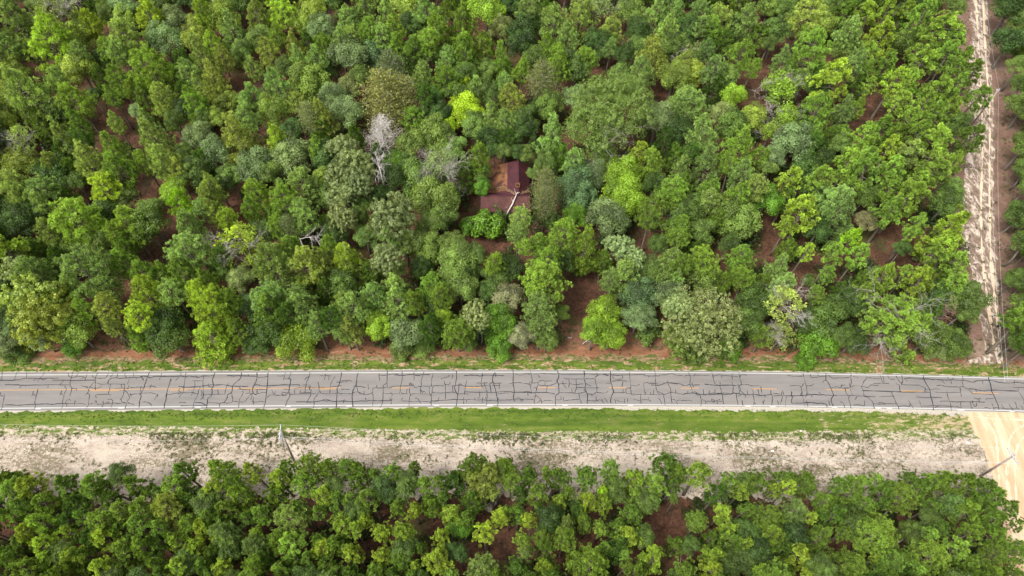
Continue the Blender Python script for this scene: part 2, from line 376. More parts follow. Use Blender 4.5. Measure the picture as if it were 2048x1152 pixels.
# faint wheel-path wear along the lanes
sepy = N(nt, 'ShaderNodeSeparateXYZ'); nt.links.new(pos(nt), sepy.inputs[0])
nt.links.new(c, b.inputs['Base Color']); b.inputs['Roughness'].default_value = .85
bump(nt, b, noise(nt, pos(nt), 30, 3, .7), .4, .02)
road = strip('road', F_bot, F_top, -400, 400, .024, M_asph, 1.0, 6)
def paint_mat(name, c0, c1, t):
    m, nt, b = mat(name)
    fade = ramp(nt, noise(nt, pos(nt, .7, 2, 1), 3, 7, .75), [(t, (0, 0, 0)), (t + .1, (1, 1, 1))])
    nt.links.new(mixc(nt, fade, c0, c1), b.inputs['Base Color']); b.inputs['Roughness'].default_value = .7; return m
M_white = paint_mat('road_paint_white', (.41, .41, .40), (.25, .24, .235), .62)
M_yel = paint_mat('road_paint_yellow', (.42, .235, .09), (.28, .19, .13), .6)
def pband(name, f, x0, x1, w, m, z=.029, wob=0.0):
    o = strip(name, shift(f, -w / 2), shift(f, w / 2), x0, x1, z, m, min(1.0, (x1 - x0) / 4), parent=road, kind=None); return o
pband('edge_line', F_wt, -400, 400, .17, M_white); pband('edge_line', F_wb, -400, 400, .17, M_white)
def gx_(px, py=778): return P(px, py)[0]
pband('centre_line', shift(F_cen, .10), -400, gx_(672), .12, M_yel)
for a, b_ in [(182, 228), (341, 376), (487, 526), (638, 672)]: pband('centre_dash', shift(F_cen, -.12), gx_(a), gx_(b_), .12, M_yel)
for a, b_ in [(784, 819), (929, 964), (1076, 1111), (1218, 1253), (1362, 1398), (1507, 1544), (1651, 1689), (1800, 1836), (1942, 1983), (2090, 2130), (2236, 2272)]:
    pband('centre_dash', F_cen, gx_(a), gx_(b_), .14, M_yel)
for a in [(76), (243), (397), (576), (698), (873), (978), (1130), (1261), (1496), (1545), (1668), (1755), (1777), (1917), (2019)]:
    x = gx_(a, 812); pband('worn_paint_patch', shift(F_wb, -.12), x - .45, x + .45, .22, M_white, .0335)
m, nt, b = mat('crack_sealant'); M_tar = m
b.inputs['Base Color'].default_value = (.016, .018, .026, 1); b.inputs['Roughness'].default_value = .45
# sealed cracks traced in six stretches, each 342 photo pixels of road (5.988 units per pixel)
CR = [
"30 60 10 150;200 65 170 150;315 65 318 130;540 60 480 130 455 170;0 155 160 155 250 140 320 128 480 132 560 128 640 128 700 128;40 125 20 145;480 130 520 148 560 140;400 150 420 150 440 135;630 152 1140 152;770 150 720 205;60 205 220 208 240 215 390 210 550 208 570 208 720 207 830 208;245 215 245 240 235 250;575 210 580 235 560 248;310 215 305 235;872 55 850 160 840 210 858 250 840 345;860 125 940 108 1010 112;820 70 825 105 860 125;940 70 900 120;1045 75 1020 150;970 135 1000 125 1030 128;1175 60 1145 125 1145 180 1140 275;1105 90 1120 115 1150 125 1260 128 1300 70;1350 75 1320 120;1140 165 1085 225 1060 265;970 222 1020 228 1100 245 1160 248 1215 228;1030 230 1050 250;1160 185 1200 200 1300 200;1415 70 1400 125;1295 195 1305 150 1350 130 1450 128 1500 125 1610 120 1650 125 1700 115 1720 155;1495 70 1500 105 1520 125;1600 70 1600 110;1300 200 1440 200 1500 205;1550 130 1530 200;1320 200 1320 250 1295 320;790 210 780 240 800 255 780 300 750 400 755 430 735 500;860 250 915 250 915 275;740 280 720 330;725 310 760 330;400 285 385 340;400 320 435 340;455 260 420 415 430 440 410 510;10 290 10 330;0 330 45 345;60 310 35 430 40 450 15 510;60 445 250 452 420 440 560 440 620 440 740 435 830 435;780 430 820 380 845 400;800 460 800 430;830 435 920 430 1030 440;905 395 890 450;1060 265 1065 290 1015 335;1045 318 1075 325 1060 430 1060 450 1030 495;1155 370 1155 330 1290 322 1325 335;1140 430 1150 395 1170 440 1230 438;1230 400 1240 440 1215 480;1060 440 1120 435;1240 435 1350 430 1450 430 1510 425;1290 385 1330 380 1350 400 1350 430 1330 480;1270 430 1290 410 1310 425;1385 250 1490 250 1550 255;1490 200 1490 260 1470 350 1440 385;1490 265 1555 350 1520 410 1495 500;1455 370 1460 410 1510 425;1530 415 1610 450;1550 210 1530 260;1455 205 1460 240;1560 240 1680 235 1720 240;1555 320 1660 318 1680 330;1560 325 1580 345;1790 55 1770 110 1725 240 1690 310 1690 350 1675 400 1665 485;1680 110 1720 105 1770 110 1810 125 1860 105 2048 110;1935 70 1910 150;1720 235 1800 225 1870 235;1820 200 1790 260;1690 315 1800 305 1890 325 1885 350;1890 325 1850 390;1690 215 1680 320;1690 420 1740 415 1800 435 1815 460;2048 140 2010 270 1990 370 1965 490;1990 320 2048 325;2000 320 1975 350",
"0 110 120 105 190 110 230 105 330 115 400 102 520 102;125 60 125 100;185 60 165 200 150 290 100 360;100 110 50 165;0 130 5 170;300 98 330 125;265 158 385 158;290 160 292 230;405 80 390 160 390 380;95 225 160 235 290 235 350 225 480 210 560 210 690 212 730 228 810 225 930 225;455 190 455 230 520 235;120 250 95 275 120 300 90 320;0 325 60 310 160 305 290 300;290 230 250 345;335 260 330 310 290 400 265 495;270 315 330 315;350 230 350 265;375 270 370 350;390 300 395 340 360 385;535 60 500 150 515 210 495 260 495 330 445 380 430 490;395 325 500 320 660 320;565 265 570 320;95 425 180 420;290 420 370 425 405 440 405 458 120 458;690 185 660 260 650 320;850 60 835 130 750 215 735 295 680 325 680 350 640 420 590 435 585 480;680 98 850 102 1030 105;940 80 930 105;730 300 745 400 700 425 640 425;590 430 440 420;730 405 820 415;850 285 870 310 825 380 815 480;830 405 880 415 945 340 985 305;1033 60 1030 150 990 230 985 300 1020 330 1035 310 1035 265;980 310 960 390;945 265 945 300;895 315 980 310;1000 215 1060 210 1080 220 1160 218 1300 212 1520 208 1545 225;1030 110 1070 120 1160 110;830 225 830 260;810 262 1150 262;1165 65 1160 200 1155 260 1140 380 1115 480;1040 315 1100 298 1150 300;975 405 1010 415 1060 408 1130 410;990 360 990 450;1150 370 1200 330 1300 335 1360 335 1410 305;1210 265 1235 320;1260 280 1240 330;1335 285 1335 325 1380 335;1160 240 1200 235;1375 60 1350 160;1275 103 1360 103;1365 125 1410 135 1440 65;1410 130 1440 155 1420 250 1415 300 1430 330 1385 420 1380 470;1350 262 1415 262;1340 305 1410 300;1430 325 1540 320 1740 315;1485 265 1485 320;1545 320 1560 270;1575 212 1660 215 1670 240 1620 235 1480 255;1665 60 1660 110 1625 190 1610 295;1600 150 1655 105;1665 225 1665 270;1540 310 1680 300;1680 265 1680 320;1680 325 1630 430;1500 412 1720 412 1820 400 1940 405 2048 408;1820 395 1860 380 1950 415;1765 175 1780 240 1770 310 1720 370 1720 430 1710 480;1670 240 1780 240 2000 225;1790 95 1850 100 1930 98;1858 70 1840 150;1900 90 1890 150;1975 105 1920 190 1905 310;1790 285 1820 318 1980 310;2045 60 2030 170 2000 240 1990 300 1985 480;1985 178 2048 175;2000 215 2048 220;1990 300 2048 320",
"0 60 5 90;205 70 190 100 180 200 130 310 145 480;0 158 80 155 130 170;0 175 80 172;0 262 105 262;180 200 205 300;150 230 230 230 295 242;325 205 325 265;0 315 130 315 150 295 240 302;205 300 250 320 330 325 375 295;270 280 270 320;420 210 425 240;380 245 500 243 545 238;380 250 375 300 380 340 375 460;550 40 548 190 550 235;545 190 510 210 500 250 495 400 470 480;0 400 130 410 180 405 290 400 370 395 490 400 580 400 605 380;290 360 300 390;25 430 40 380;455 70 455 120 463 158;460 92 550 92 620 80 670 85;670 70 680 90 720 95 860 88 1065 88;725 45 728 150 710 220 700 310;630 92 720 92;870 50 872 150;880 95 950 100;990 50 960 150 962 220;550 243 620 228 710 222 800 220 860 215;500 310 600 315 700 318 800 315;590 300 610 325 585 380 605 400 590 440;720 300 740 320;790 255 780 315;825 220 810 195 830 185 835 210 870 215;815 200 870 200;815 245 820 310 830 325 815 380 810 465;740 355 720 400 810 405;810 405 960 405 1070 410;880 365 910 370 955 430;860 215 885 240 910 242;910 225 1050 225;950 225 950 315;955 265 975 310;970 290 1000 290 1010 310;830 325 890 315 1050 318 1075 335;1100 70 1080 160 1080 225;1055 225 1055 310 1075 340 1078 400 1075 460;1105 225 1090 260 1085 330;1060 220 1120 220 1240 222;1060 430 1075 405;1085 295 1140 305 1240 300 1330 298 1380 310;1170 355 1155 400;1075 405 1150 400 1280 390 1380 385 1460 390;1190 140 1220 125 1280 115 1290 90;1330 80 1335 110 1320 135;1230 160 1245 210 1245 300 1248 385;1305 175 1285 225;1245 205 1285 210;1375 40 1380 120 1360 230 1365 280 1390 330 1385 400 1375 465;1330 220 1335 295;1330 218 1420 215 1490 225;1440 200 1410 200 1405 260 1400 310 1390 330;1500 160 1485 215 1470 320;1435 195 1440 215;1400 318 1515 318;1475 295 1740 298;1465 98 1550 92 1650 100 1680 105 1690 90 1850 95 1900 98 1950 100;1550 80 1550 95;1690 60 1685 130 1675 190 1690 240;1625 185 1680 188 1755 188;1490 225 1580 230 1650 222 1780 220;1465 360 1462 440;1500 390 1495 420;1460 390 1550 380 1620 388 1720 388 1735 395;1595 360 1610 385;1640 380 1640 355;1660 285 1660 380;1695 355 1690 430;1710 180 1730 250 1745 310 1740 455;1725 355 1740 400;1735 400 1830 395 1870 405;1760 400 1800 390;1840 60 1815 110 1815 170 1835 230 1850 290 1870 370 1875 405 1875 460;1850 70 1850 110;1780 190 1820 180;1780 190 1795 300;1810 215 1890 215;1830 190 1920 185;1890 190 1890 260;1750 300 1850 300 1930 290 2048 295;1870 320 1950 305 2010 310;1880 360 1890 390 1960 390 2048 390;2010 193 2048 195",
"15 35 15 190 30 280 15 360 35 410;0 185 100 182 160 190 205 200;0 300 140 300 230 305 270 305 380 300 510 315;25 300 140 295 190 290 240 305;30 80 90 92 150 85 220 85;150 65 220 75;225 45 235 100 240 180 220 215 235 300;240 175 215 175 205 200 225 220;240 185 310 180 345 155 400 165 480 162;310 180 315 205 350 215 440 215 500 205 535 180 540 140;390 170 395 210;260 85 305 82 335 125;330 72 400 75 540 80;300 210 300 285;255 243 290 243 285 300;420 215 415 300;270 305 285 330 265 400 270 440;0 380 90 380 130 385 210 380 260 390;65 355 105 380 110 415;120 385 125 410;255 345 300 340 330 370 350 400 355 435;305 420 340 400 360 405 400 395 490 395;190 310 190 340;545 40 560 100 545 160 560 230 560 310 525 340 520 450;560 75 640 88 860 85 870 85;605 165 615 205 650 245;560 200 620 193 655 195;525 390 585 388 580 345;615 355 615 390 630 400 700 390 770 380 810 388;620 125 650 140 700 140 850 140;680 145 685 190 678 240;685 190 730 205 850 200;770 140 770 250 745 305;715 255 720 300;560 300 620 300 680 305 800 308 880 295;775 242 1040 242;865 40 865 130 880 200 875 260 900 320 905 430;870 160 890 135 970 135 1030 90;1010 65 1030 90;870 75 970 85 1100 85 1170 90;995 125 1000 180 1018 240 1015 295 1040 305;880 195 950 222;870 260 865 290 890 285;800 310 815 380 835 440;900 315 970 320 1010 300 1110 308 1150 290;960 320 960 345;905 395 1010 400 1060 390 1100 430;1000 340 1010 385 1030 410;1070 370 1080 400;1100 365 1145 415;1175 40 1180 150 1200 230 1210 300 1180 380 1190 435;1090 85 1150 100;1125 188 1180 188;1215 90 1215 135 1320 135 1320 90;1180 92 1320 90 1590 85;1200 165 1270 158 1350 160 1380 170;1330 160 1315 230;1215 265 1230 300 1360 300;1330 255 1330 305;1365 250 1370 310 1430 320 1600 322;1230 380 1245 435;1250 390 1290 410 1350 415;1350 375 1350 430;1385 370 1385 420;1405 55 1415 150 1420 240 1370 248;1420 240 1430 320 1460 335;1425 212 1480 220 1530 205;1540 320 1540 380 1545 435;1455 388 1500 390 1540 405 1550 390 1640 390 1665 410;1635 355 1635 385;1590 80 1595 100 1760 103 1760 90;1635 100 1635 120;1710 40 1715 150 1735 285 1770 320;1760 92 1850 90 1910 75 1960 92 2048 95;1590 310 1580 200 1610 182 1650 192 1750 192;1670 213 1760 212 1840 188 1870 185 2000 195 2048 212;1865 158 1870 190 1900 270 1905 370 1920 430;1600 295 1610 322 1690 325 1770 325 1830 320;1650 300 1665 325;1695 270 1690 320;1740 290 1800 310 1830 325 1890 300 1960 305 2048 325;1815 330 1835 450;1750 365 1780 400 1795 440;1960 270 1960 310;1910 385 1960 395 1980 440;1970 405 2010 390 2048 400",
"0 325 60 310 120 305 180 320 250 325 350 325 450 320 550 320 620 310 680 315 740 325 860 325 960 335 1070 325;120 300 180 330 210 325;60 285 60 310;245 265 250 320;315 275 320 305;385 265 385 310;300 310 430 310 560 310;140 290 180 310;20 105 60 98 130 100 150 92 200 92 320 98;148 70 148 92;65 55 90 110 85 200 105 240 115 305;0 218 90 208 140 212 205 210;110 180 115 215 140 245;205 330 220 400 218 460;0 400 60 395 120 405;225 380 270 405 275 440;280 408 380 405 470 408;345 375 350 405 380 415 370 380 345 378;410 405 415 440;420 395 450 385;350 50 370 150 395 205 440 220;360 105 440 92 500 98 660 108;460 98 470 130;445 175 450 240 470 320 490 440;265 200 330 205 380 215 580 212 650 218;590 75 590 115 598 145;585 175 605 230 605 300 640 310;670 60 685 130 705 200 665 240 745 325;690 110 700 92 770 88;670 200 660 220 690 250 675 310;700 210 780 205 810 220 920 220;640 310 650 380 665 455;665 345 700 320;770 275 775 320;750 330 750 360;835 270 845 330 855 400 850 450;710 395 722 455;900 260 910 300 915 330;935 230 948 300;850 420 875 435;950 410 970 415 980 385;965 415 970 440;985 330 985 355;1055 275 1060 325 1075 350 1065 455;1085 310 1150 315 1200 345;1090 340 1200 335;1180 290 1190 330;1195 275 1215 340;1135 395 1150 450;1200 345 1170 440;1240 340 1230 470;1215 338 1300 338 1430 335 1570 325 1700 328;1300 290 1310 350 1305 420 1360 428 1440 425 1540 422 1640 430 1720 440 1725 475;1255 95 1320 105 1440 105;1440 70 1455 140 1480 230 1485 310 1470 360;1280 218 1390 220 1420 235 1450 190;1480 222 1550 215 1570 195;1420 240 1430 320 1450 400 1465 480;1410 330 1430 290;1480 395 1500 475;1480 320 1540 325 1545 360;1625 290 1660 330;1530 80 1535 118 1620 118;1620 75 1630 105 1720 110;1720 75 1715 150 1740 180 1775 250 1805 330 1775 385 1800 465;1745 85 1760 110 1810 128 1910 122 2005 122;1675 185 1690 158 1720 150;1780 240 1830 232 1900 240;1745 395 1760 465;1700 328 1800 335 1930 335 2048 335;1900 215 1940 210;1900 215 1910 245 1990 245;1940 250 1970 330;1890 415 1920 425 1940 480;2020 85 2010 120 2020 180 2000 240;2000 170 2010 240 2048 215;2000 345 1985 375 2005 430 2015 485;2010 260 2030 330",
"0 110 60 120;0 220 100 222;150 95 155 130 100 220 120 300 125 345;160 125 260 130 320 138;320 95 345 175;355 100 365 190;240 195 300 188 430 193;410 95 430 140 500 142;510 95 530 140 560 180 590 178;580 95 590 170 570 205;515 195 550 215 560 290;100 225 175 242 210 215 300 212;575 205 640 208 770 215 830 235 860 250 855 285;115 278 290 282 460 288 600 292 800 295 915 296;0 340 120 342 200 350 270 348;310 350 400 350 470 345;40 345 20 385;450 290 510 420 545 500;155 350 210 390 235 430 248 490;130 345 160 350;0 450 70 448 130 460 130 400;235 432 330 440 420 432 515 438;300 418 350 425 385 450;660 395 680 440 660 475;680 430 715 490;540 462 620 462 680 470;780 395 800 430 818 480;610 135 680 125 840 140 960 143 1050 148 1100 150;610 140 645 162;835 95 845 150 910 260 930 360 955 450 960 515;750 355 930 360 1060 362;860 262 940 268 985 255 1035 260;820 465 950 462;960 458 1080 462 1170 465 1240 470 1290 488;975 480 1010 465;1130 110 1140 145 1165 160 1175 195;1190 120 1195 150;1060 152 1095 200;1100 150 1180 150 1310 152 1430 175 1500 158 1640 158 1710 172 1800 185 1900 188 1940 180 2048 190;995 220 1050 215 1110 228 1270 235 1315 228;975 300 1120 300 1285 297;1120 280 1130 350 1155 410 1170 520;1035 412 1070 402 1145 405;1160 405 1220 412 1340 412 1500 415 1570 415;1305 105 1315 150;1300 165 1320 230 1380 265 1425 315;1275 238 1290 345;1285 412 1290 485;1380 255 1450 262 1540 278 1660 272 1780 275 1970 285;1460 265 1480 295;1545 158 1550 195;1400 415 1410 480 1435 480;1420 410 1440 445 1470 470 1475 420;1430 400 1425 430;1445 372 1510 380 1515 365;1500 380 1508 415;1620 115 1660 290 1720 430 1745 505;1585 385 1625 370 1690 372;1570 482 1635 488;1655 430 1680 490 1680 515;1680 485 1830 492 1990 492;1770 440 1800 485;1860 435 1915 515;1920 410 1945 430 1955 490;1905 238 2048 240;1930 150 1930 210;1970 245 1990 310 2035 380 2040 440;1990 450 2020 470 2035 510;1425 315 1660 320"]
CR_bmw = .108
nm = 0
rr = random.Random(5)
cr_joined = MB()
for k, s in enumerate(CR):
    for pl in s.split(';'):
        q = list(map(float, pl.split()))
        if len(q) % 2: q = q[:-1]
        pts = [P(341.33 * k + q[i] / 5.988, 735 + q[i + 1] / 5.988) for i in range(0, len(q), 2)]
        if len(pts) < 2: continue
        L = sum(math.dist(a, b_) for a, b_ in zip(pts[:-1], pts[1:]))
        n_ = (len(pts) - 1) * 4 + 1
        w0 = CR_bmw * (1.25 if L > 5 else .85)
        wd = np.clip(w0 + fn(np.arange(n_) * 1.0, 200 + nm, .04, 1.0, 2), .04, .3)
        v, f = ribbon(pts, wd, .034 + .0004 * (nm % 9), 4)
        # small crooked wander
        v[:, 0] += np.tile(fn(np.arange(n_) * .9, 500 + nm, .05), 2); v[:, 1] += np.tile(fn(np.arange(n_) * .9, 900 + nm, .05), 2)
        if L > 1.6 and nm < 300:
            obj('crack_seal', mk_mesh('crack_seal', v, f, [M_tar]), road); nm += 1
        else: cr_joined.add(v, f.tolist()); nm += 0
obj('short_crack_seals', cr_joined.mesh('short_crack_seals', [M_tar]), road, kind='stuff')
# ------------------------------------------------------------ tree kinds (meshes shared by the copies)
def unit(v): return v / np.maximum(np.linalg.norm(v, axis=1, keepdims=True), 1e-9)
def fans(p, axis, n, L, w, spread, r, hollow=0.0):
    """needle fans: n narrow triangles round each point p, leaning to its axis"""
    K = len(p); c = np.repeat(p, n, 0); a = np.repeat(axis, n, 0)
    d = unit(r.normal(size=(K * n, 3)))
    if hollow:                                         # rosette: needles lean out round the shoot
        t = unit(d - a * (d * a).sum(1, keepdims=True)); h = r.uniform(-.15, .95, (K * n, 1))
        d = unit(t * (1 - h * .55) + a * h * .8)
    else: d = unit(d + a * spread)
    s = unit(np.cross(d, unit(r.normal(size=d.shape)))) * w / 2
    ln = L * r.uniform(.75, 1.15, (K * n, 1))
    b0 = c + d * ln * .12
    v = np.stack([b0 - s * .5, b0 + s * .5, c + d * ln + s, c + d * ln - s], 1).reshape(-1, 3)
    f = np.arange(len(v), dtype=np.int32).reshape(-1, 4)
    var = np.repeat(np.clip(np.repeat(r.uniform(.0, 1.0, K), n) + r.normal(0, .12, K * n), 0, 1), 4)
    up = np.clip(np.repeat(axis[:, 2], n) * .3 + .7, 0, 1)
    tip = np.stack([up * 0, up * 0, up, up], 1).ravel()  # tuft shading put into the colour: dark inner bases, brighter up-facing tips
    return v, f, var, tip
def cards(p, nrm, L, w, r, tipv=None, var=None):
    K = len(p); nn = unit(nrm); t = unit(np.cross(nn, r.normal(size=(K, 3)))); bt = np.cross(nn, t)
    l = L * r.uniform(.65, 1.25, (K, 1)); ww = w * r.uniform(.7, 1.2, (K, 1))
    v = np.stack([p - t * l / 2, p + bt * ww / 2 + nn * l * .08, p + t * l / 2, p - bt * ww / 2 + nn * l * .08], 1).reshape(-1, 3)
    f = np.arange(len(v), dtype=np.int32).reshape(-1, 4)
    var = r.uniform(.2, .8, K) if var is None else var
    tipv = np.zeros(K) if tipv is None else tipv
    return v, f, np.repeat(var, 4), np.repeat(tipv, 4)
def crown_mesh(name, parts, m):
    vs = []; fs = []; k = 0
    for v, f, a, t in parts: vs.append(v); fs.append(f + k); k += len(v)
    return mk_mesh(name, np.concatenate(vs), np.concatenate(fs), [m],
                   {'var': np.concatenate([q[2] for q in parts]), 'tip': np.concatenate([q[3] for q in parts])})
GA = 2.39996
class Proto: pass
def finish(name, pr, trunk, tm, dead=None, dm=None):
    if name != 'dead' and dm is not None: dm = M_greylimb
    pr.trunk = trunk.mesh(name + '_trunk', [tm], True)
    pr.dead = dead.mesh(name + '_dead', [dm]) if dead is not None and dead.v else None
    return pr

def make_pine(seed, R=3.0, H=16.0, depth=7.0, nb=34, tuft=.42, per=7, n=13, w=.10, hollow=False, profile=.75, bare=0, lean=.6):
    r = np.random.default_rng(seed); tr = MB(); dd = MB(); pts = []; ax = []
    bend = r.normal(0, lean, 2)
    def axis_at(z): t = z / H; return np.array([bend[0] * t * t, bend[1] * t * t, z])
    zz = [0, H * .2, H * .45, H * .7, H * .88, H - .3]
    tr.tube([axis_at(z) for z in zz], [.26 + R * .03, .22 + R * .02, .19, .14, .08, .03], 7)
    for i in range(nb):
        t = (i + .5) / nb                                    # 0 crown base .. 1 top
        z0 = H - depth + depth * .93 * t
        rad = R * (min(1, .45 + t * 2.2)) * (1 - max(0, t - .25) / .75 * .999) ** (profile) if t > .25 else R * min(1, .5 + t * 2.2)
        rad = max(.5, rad) * r.uniform(.7, 1.12)
        az = i * GA + r.normal(0, .35); rise = rad * r.uniform(.15, .5) * (.6 + .6 * t)
        o = axis_at(z0); e = o + np.array([math.cos(az) * rad, math.sin(az) * rad, rise])
        mid = (o + e) / 2 + np.array([0, 0, -.12 * rad])
        tr.tube([o, mid, e], [.05 + .012 * rad, .035, .012], 4, False)
        k = max(3, int(per * rad / R + r.uniform(0, 2)))
        side = np.array([-math.sin(az), math.cos(az), 0.])
        for j in range(k):
            fr = 1 - (j / k) * .62 + r.normal(0, .04)
            sp = rad * .24 * (1.0 - .5 * (j == 0))
            q = o + (e - o) * fr + side * r.normal(0, 1) * sp + np.array([0, 0, r.uniform(-.1, .45) * tuft * 2])
            pts.append(q); a = np.array([math.cos(az) * .6, math.sin(az) * .6, .75]) + r.normal(0, .25, 3); ax.append(a)
    for j in range(6 + int(R)):                                       # leader
        pts.append(axis_at(H - r.uniform(0, 1.1)) + r.normal(0, .32, 3) * (1, 1, .3)); ax.append(np.array([0, 0, 1.]) + r.normal(0, .3, 3))
    for j in range(5):                                       # dead stubs under the crown
        z = H - depth - r.uniform(.1, 3); a = r.uniform(0, 6.28); L = r.uniform(.5, 1.4)
        tr.tube([axis_at(z), axis_at(z) + np.array([math.cos(a) * L, math.sin(a) * L, r.uniform(-.2, .3)])], [.04, .015], 3, False)
    for j in range(bare):                                    # pale bare limbs showing through the crown
        a = r.uniform(0, 6.28); L = R * r.uniform(.75, 1.12); z = H - depth * r.uniform(.35, .85)
        limb(dd, axis_at(z), np.array([math.cos(a), math.sin(a), r.uniform(.15, .7)]), L, .07, 3, r)
    p = np.array(pts); a = unit(np.array(ax))
    pr = Proto(); pr.R = R; pr.H = H; pr.zc = H - depth * .42
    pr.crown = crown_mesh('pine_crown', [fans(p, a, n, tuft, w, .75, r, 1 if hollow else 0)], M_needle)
    return finish('pine', pr, tr, M_bark, dd, M_dead)
def limb(mb, o, d, L, rad, lev, r):
    d = np.array(d) / np.linalg.norm(d); pts = [np.array(o)]; k = 3
    for i in range(k):
        d = d + r.normal(0, .22, 3); d /= np.linalg.norm(d); pts.append(pts[-1] + d * L / k)
    mb.tube(pts, [rad * (1 - .25 * i) for i in range(k + 1)], 4 if lev > 1 else 3, False)
    if lev > 0:
        for i in range(1, k + 1):
            for _ in range(2 if lev > 1 else 1 + (i > 1)):
                dd = d + r.normal(0, .75, 3); limb(mb, pts[i], dd, L * r.uniform(.4, .65), rad * .5, lev - 1, r)
def make_broad(seed, R=3.2, H=13.0, depth=6.0, lobes=34, per=95, leaf=.27, m=None, tipped=False, flat=.62, lr=(.24, .38), clump=0, bare=0):
    r = np.random.default_rng(seed); tr = MB(); dd = MB(); zc = H - depth * .55
    asym = r.uniform(.85, 1.15, 2); base = H - depth
    tr.tube([(0, 0, 0), (r.normal(0, .15), r.normal(0, .15), base * .6), (0, 0, base + .5)], [.22 + .03 * R, .18 + .02 * R, .13 + .015 * R], 7)
    cs = []; 
    for i in range(lobes):
        z = 1 - 1.45 * ((i + .5) / lobes); a = i * GA + r.normal(0, .3); s = math.sqrt(max(0, 1 - z * z))
        k = r.uniform(.55, .86) if i % 4 else r.uniform(.25, .5)
        cs.append([math.cos(a) * s * R * k * asym[0], math.sin(a) * s * R * k * asym[1], zc + z * depth * .5 * k + .0])
    cs = np.array(cs); rad = R * r.uniform(lr[0], lr[1], lobes)
    for i in range(0, lobes):
        if i % 2 == 0:
            e = cs[i]; o = np.array([0, 0, base + (e[2] - base) * .3])
            tr.tube([o, (o + e) / 2 + r.normal(0, .15, 3), e], [.07, .045, .02], 4, False)
    parts = []
    for i in range(lobes):
        k = max(20, int(per * (rad[i] / (R * .31)) ** 2)); d = unit(r.normal(size=(k, 3)) + np.array([0, 0, .45]) + (cs[i] - np.array([0, 0, zc])) / R * .5)
        if clump:
            cd = unit(r.normal(size=(clump, 3)) + np.array([0, 0, .55])); j = r.integers(0, clump, k)
            cp = cs[i] + cd[j] * rad[i] * r.uniform(.8, 1.0, (k, 1)); off = unit(r.normal(size=(k, 3)) + cd[j] * .8)
            p = cp + off * (.34 if clump < 20 else .42) * r.uniform(.5, 1, (k, 1)); nn = off * .5 + cd[j] + r.normal(0, .35, (k, 3))
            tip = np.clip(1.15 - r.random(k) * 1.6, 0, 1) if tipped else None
            var = np.clip(r.uniform(.2, .8, clump)[j] + r.normal(0, .12, k), 0, 1)
        else:
            p = cs[i] + d * rad[i] * r.uniform(.62, 1.08, (k, 1)) * np.array([1, 1, .8]); nn = d + [0, 0, .35] + r.normal(0, .5, (k, 3))
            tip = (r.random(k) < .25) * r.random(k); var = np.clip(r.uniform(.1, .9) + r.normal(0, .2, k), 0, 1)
        parts.append(cards(p, nn, leaf * 1.25, leaf * .85, r, tip, var))
    for j in range(bare):
        a = r.uniform(0, 6.28); limb(dd, (0, 0, base + r.uniform(0, 1.5)), (math.cos(a), math.sin(a), .8), R * 1.15, .08, 3, r)
    pr = Proto(); pr.R = R; pr.H = H; pr.zc = zc
    pr.crown = crown_mesh('leafy_crown', parts, m or M_leaf)
    return finish('broadleaf', pr, tr, M_oakbark, dd, M_dead)
def make_feather(seed, R=3.3, H=15, depth=9, bare=.5, dens=1.0):
    """feathery conical crown of thin rising sprays with grey twigs showing"""
    r = np.random.default_rng(seed); tr = MB(); dd = MB(); ps = []; ns = []
    tr.tube([(0, 0, 0), (0, 0, H * .5), (0, 0, H)], [.28, .18, .03], 7)
    for i in range(90):
        t = (i + .5) / 90; z0 = H - depth + depth * .92 * t; rad = R * (1 - t) ** .6 * r.uniform(.75, 1.1) + .25
        az = i * GA; d = np.array([math.cos(az), math.sin(az), .5 + .5 * t]); o = np.array([0, 0, z0]); e = o + d * rad
        (dd if r.random() < bare else tr).tube([o, (o + e) / 2 + [0, 0, -.1], e], [.05, .03, .012], 3, False)
        for k in range(int(26 * dens * (rad / R + .35))):
            f = r.uniform(.35, 1.08); q = o + d * rad * f + r.normal(0, .22, 3) * rad * .6; ps.append(q); ns.append(r.normal(0, 1, 3) + [0, 0, .3])
        if r.random() < bare:
            for k in range(5):
                f = r.uniform(.4, 1); q = o + d * rad * f; dd.tube([q, q + r.normal(0, .35, 3) * (1, 1, .6)], [.02, .01], 3, False)
    pr = Proto(); pr.R = R; pr.H = H; pr.zc = H - depth * .5
    pr.crown = crown_mesh('feathery_crown', [cards(np.array(ps), np.array(ns), .34, .11, r)], M_leaf)
    return finish('feathery', pr, tr, M_oakbark, dd, M_dead)
def make_dead(seed, R=3.0, H=14, dens=70, lev=2, m=None, taper=True):
    r = np.random.default_rng(seed); tr = MB(); dd = MB()
    tr.tube([(0, 0, 0), (.1, 0, H * .5), (0, .1, H)], [.24, .16, .03], 7)
    for i in range(dens):
        t = (i + .5) / dens; z = H * (.38 + .6 * t); rad = R * ((1 - t) ** .55 if taper else r.uniform(.4, 1)) * r.uniform(.6, 1.05) + .3; az = i * GA
        limb(dd, (0, 0, z), (math.cos(az), math.sin(az), .35 + t), rad, .05, lev, r)
    pr = Proto(); pr.R = R; pr.H = H; pr.zc = H * .7; pr.crown = None
    return finish('dead', pr, tr, m or M_dead, dd, m or M_dead)

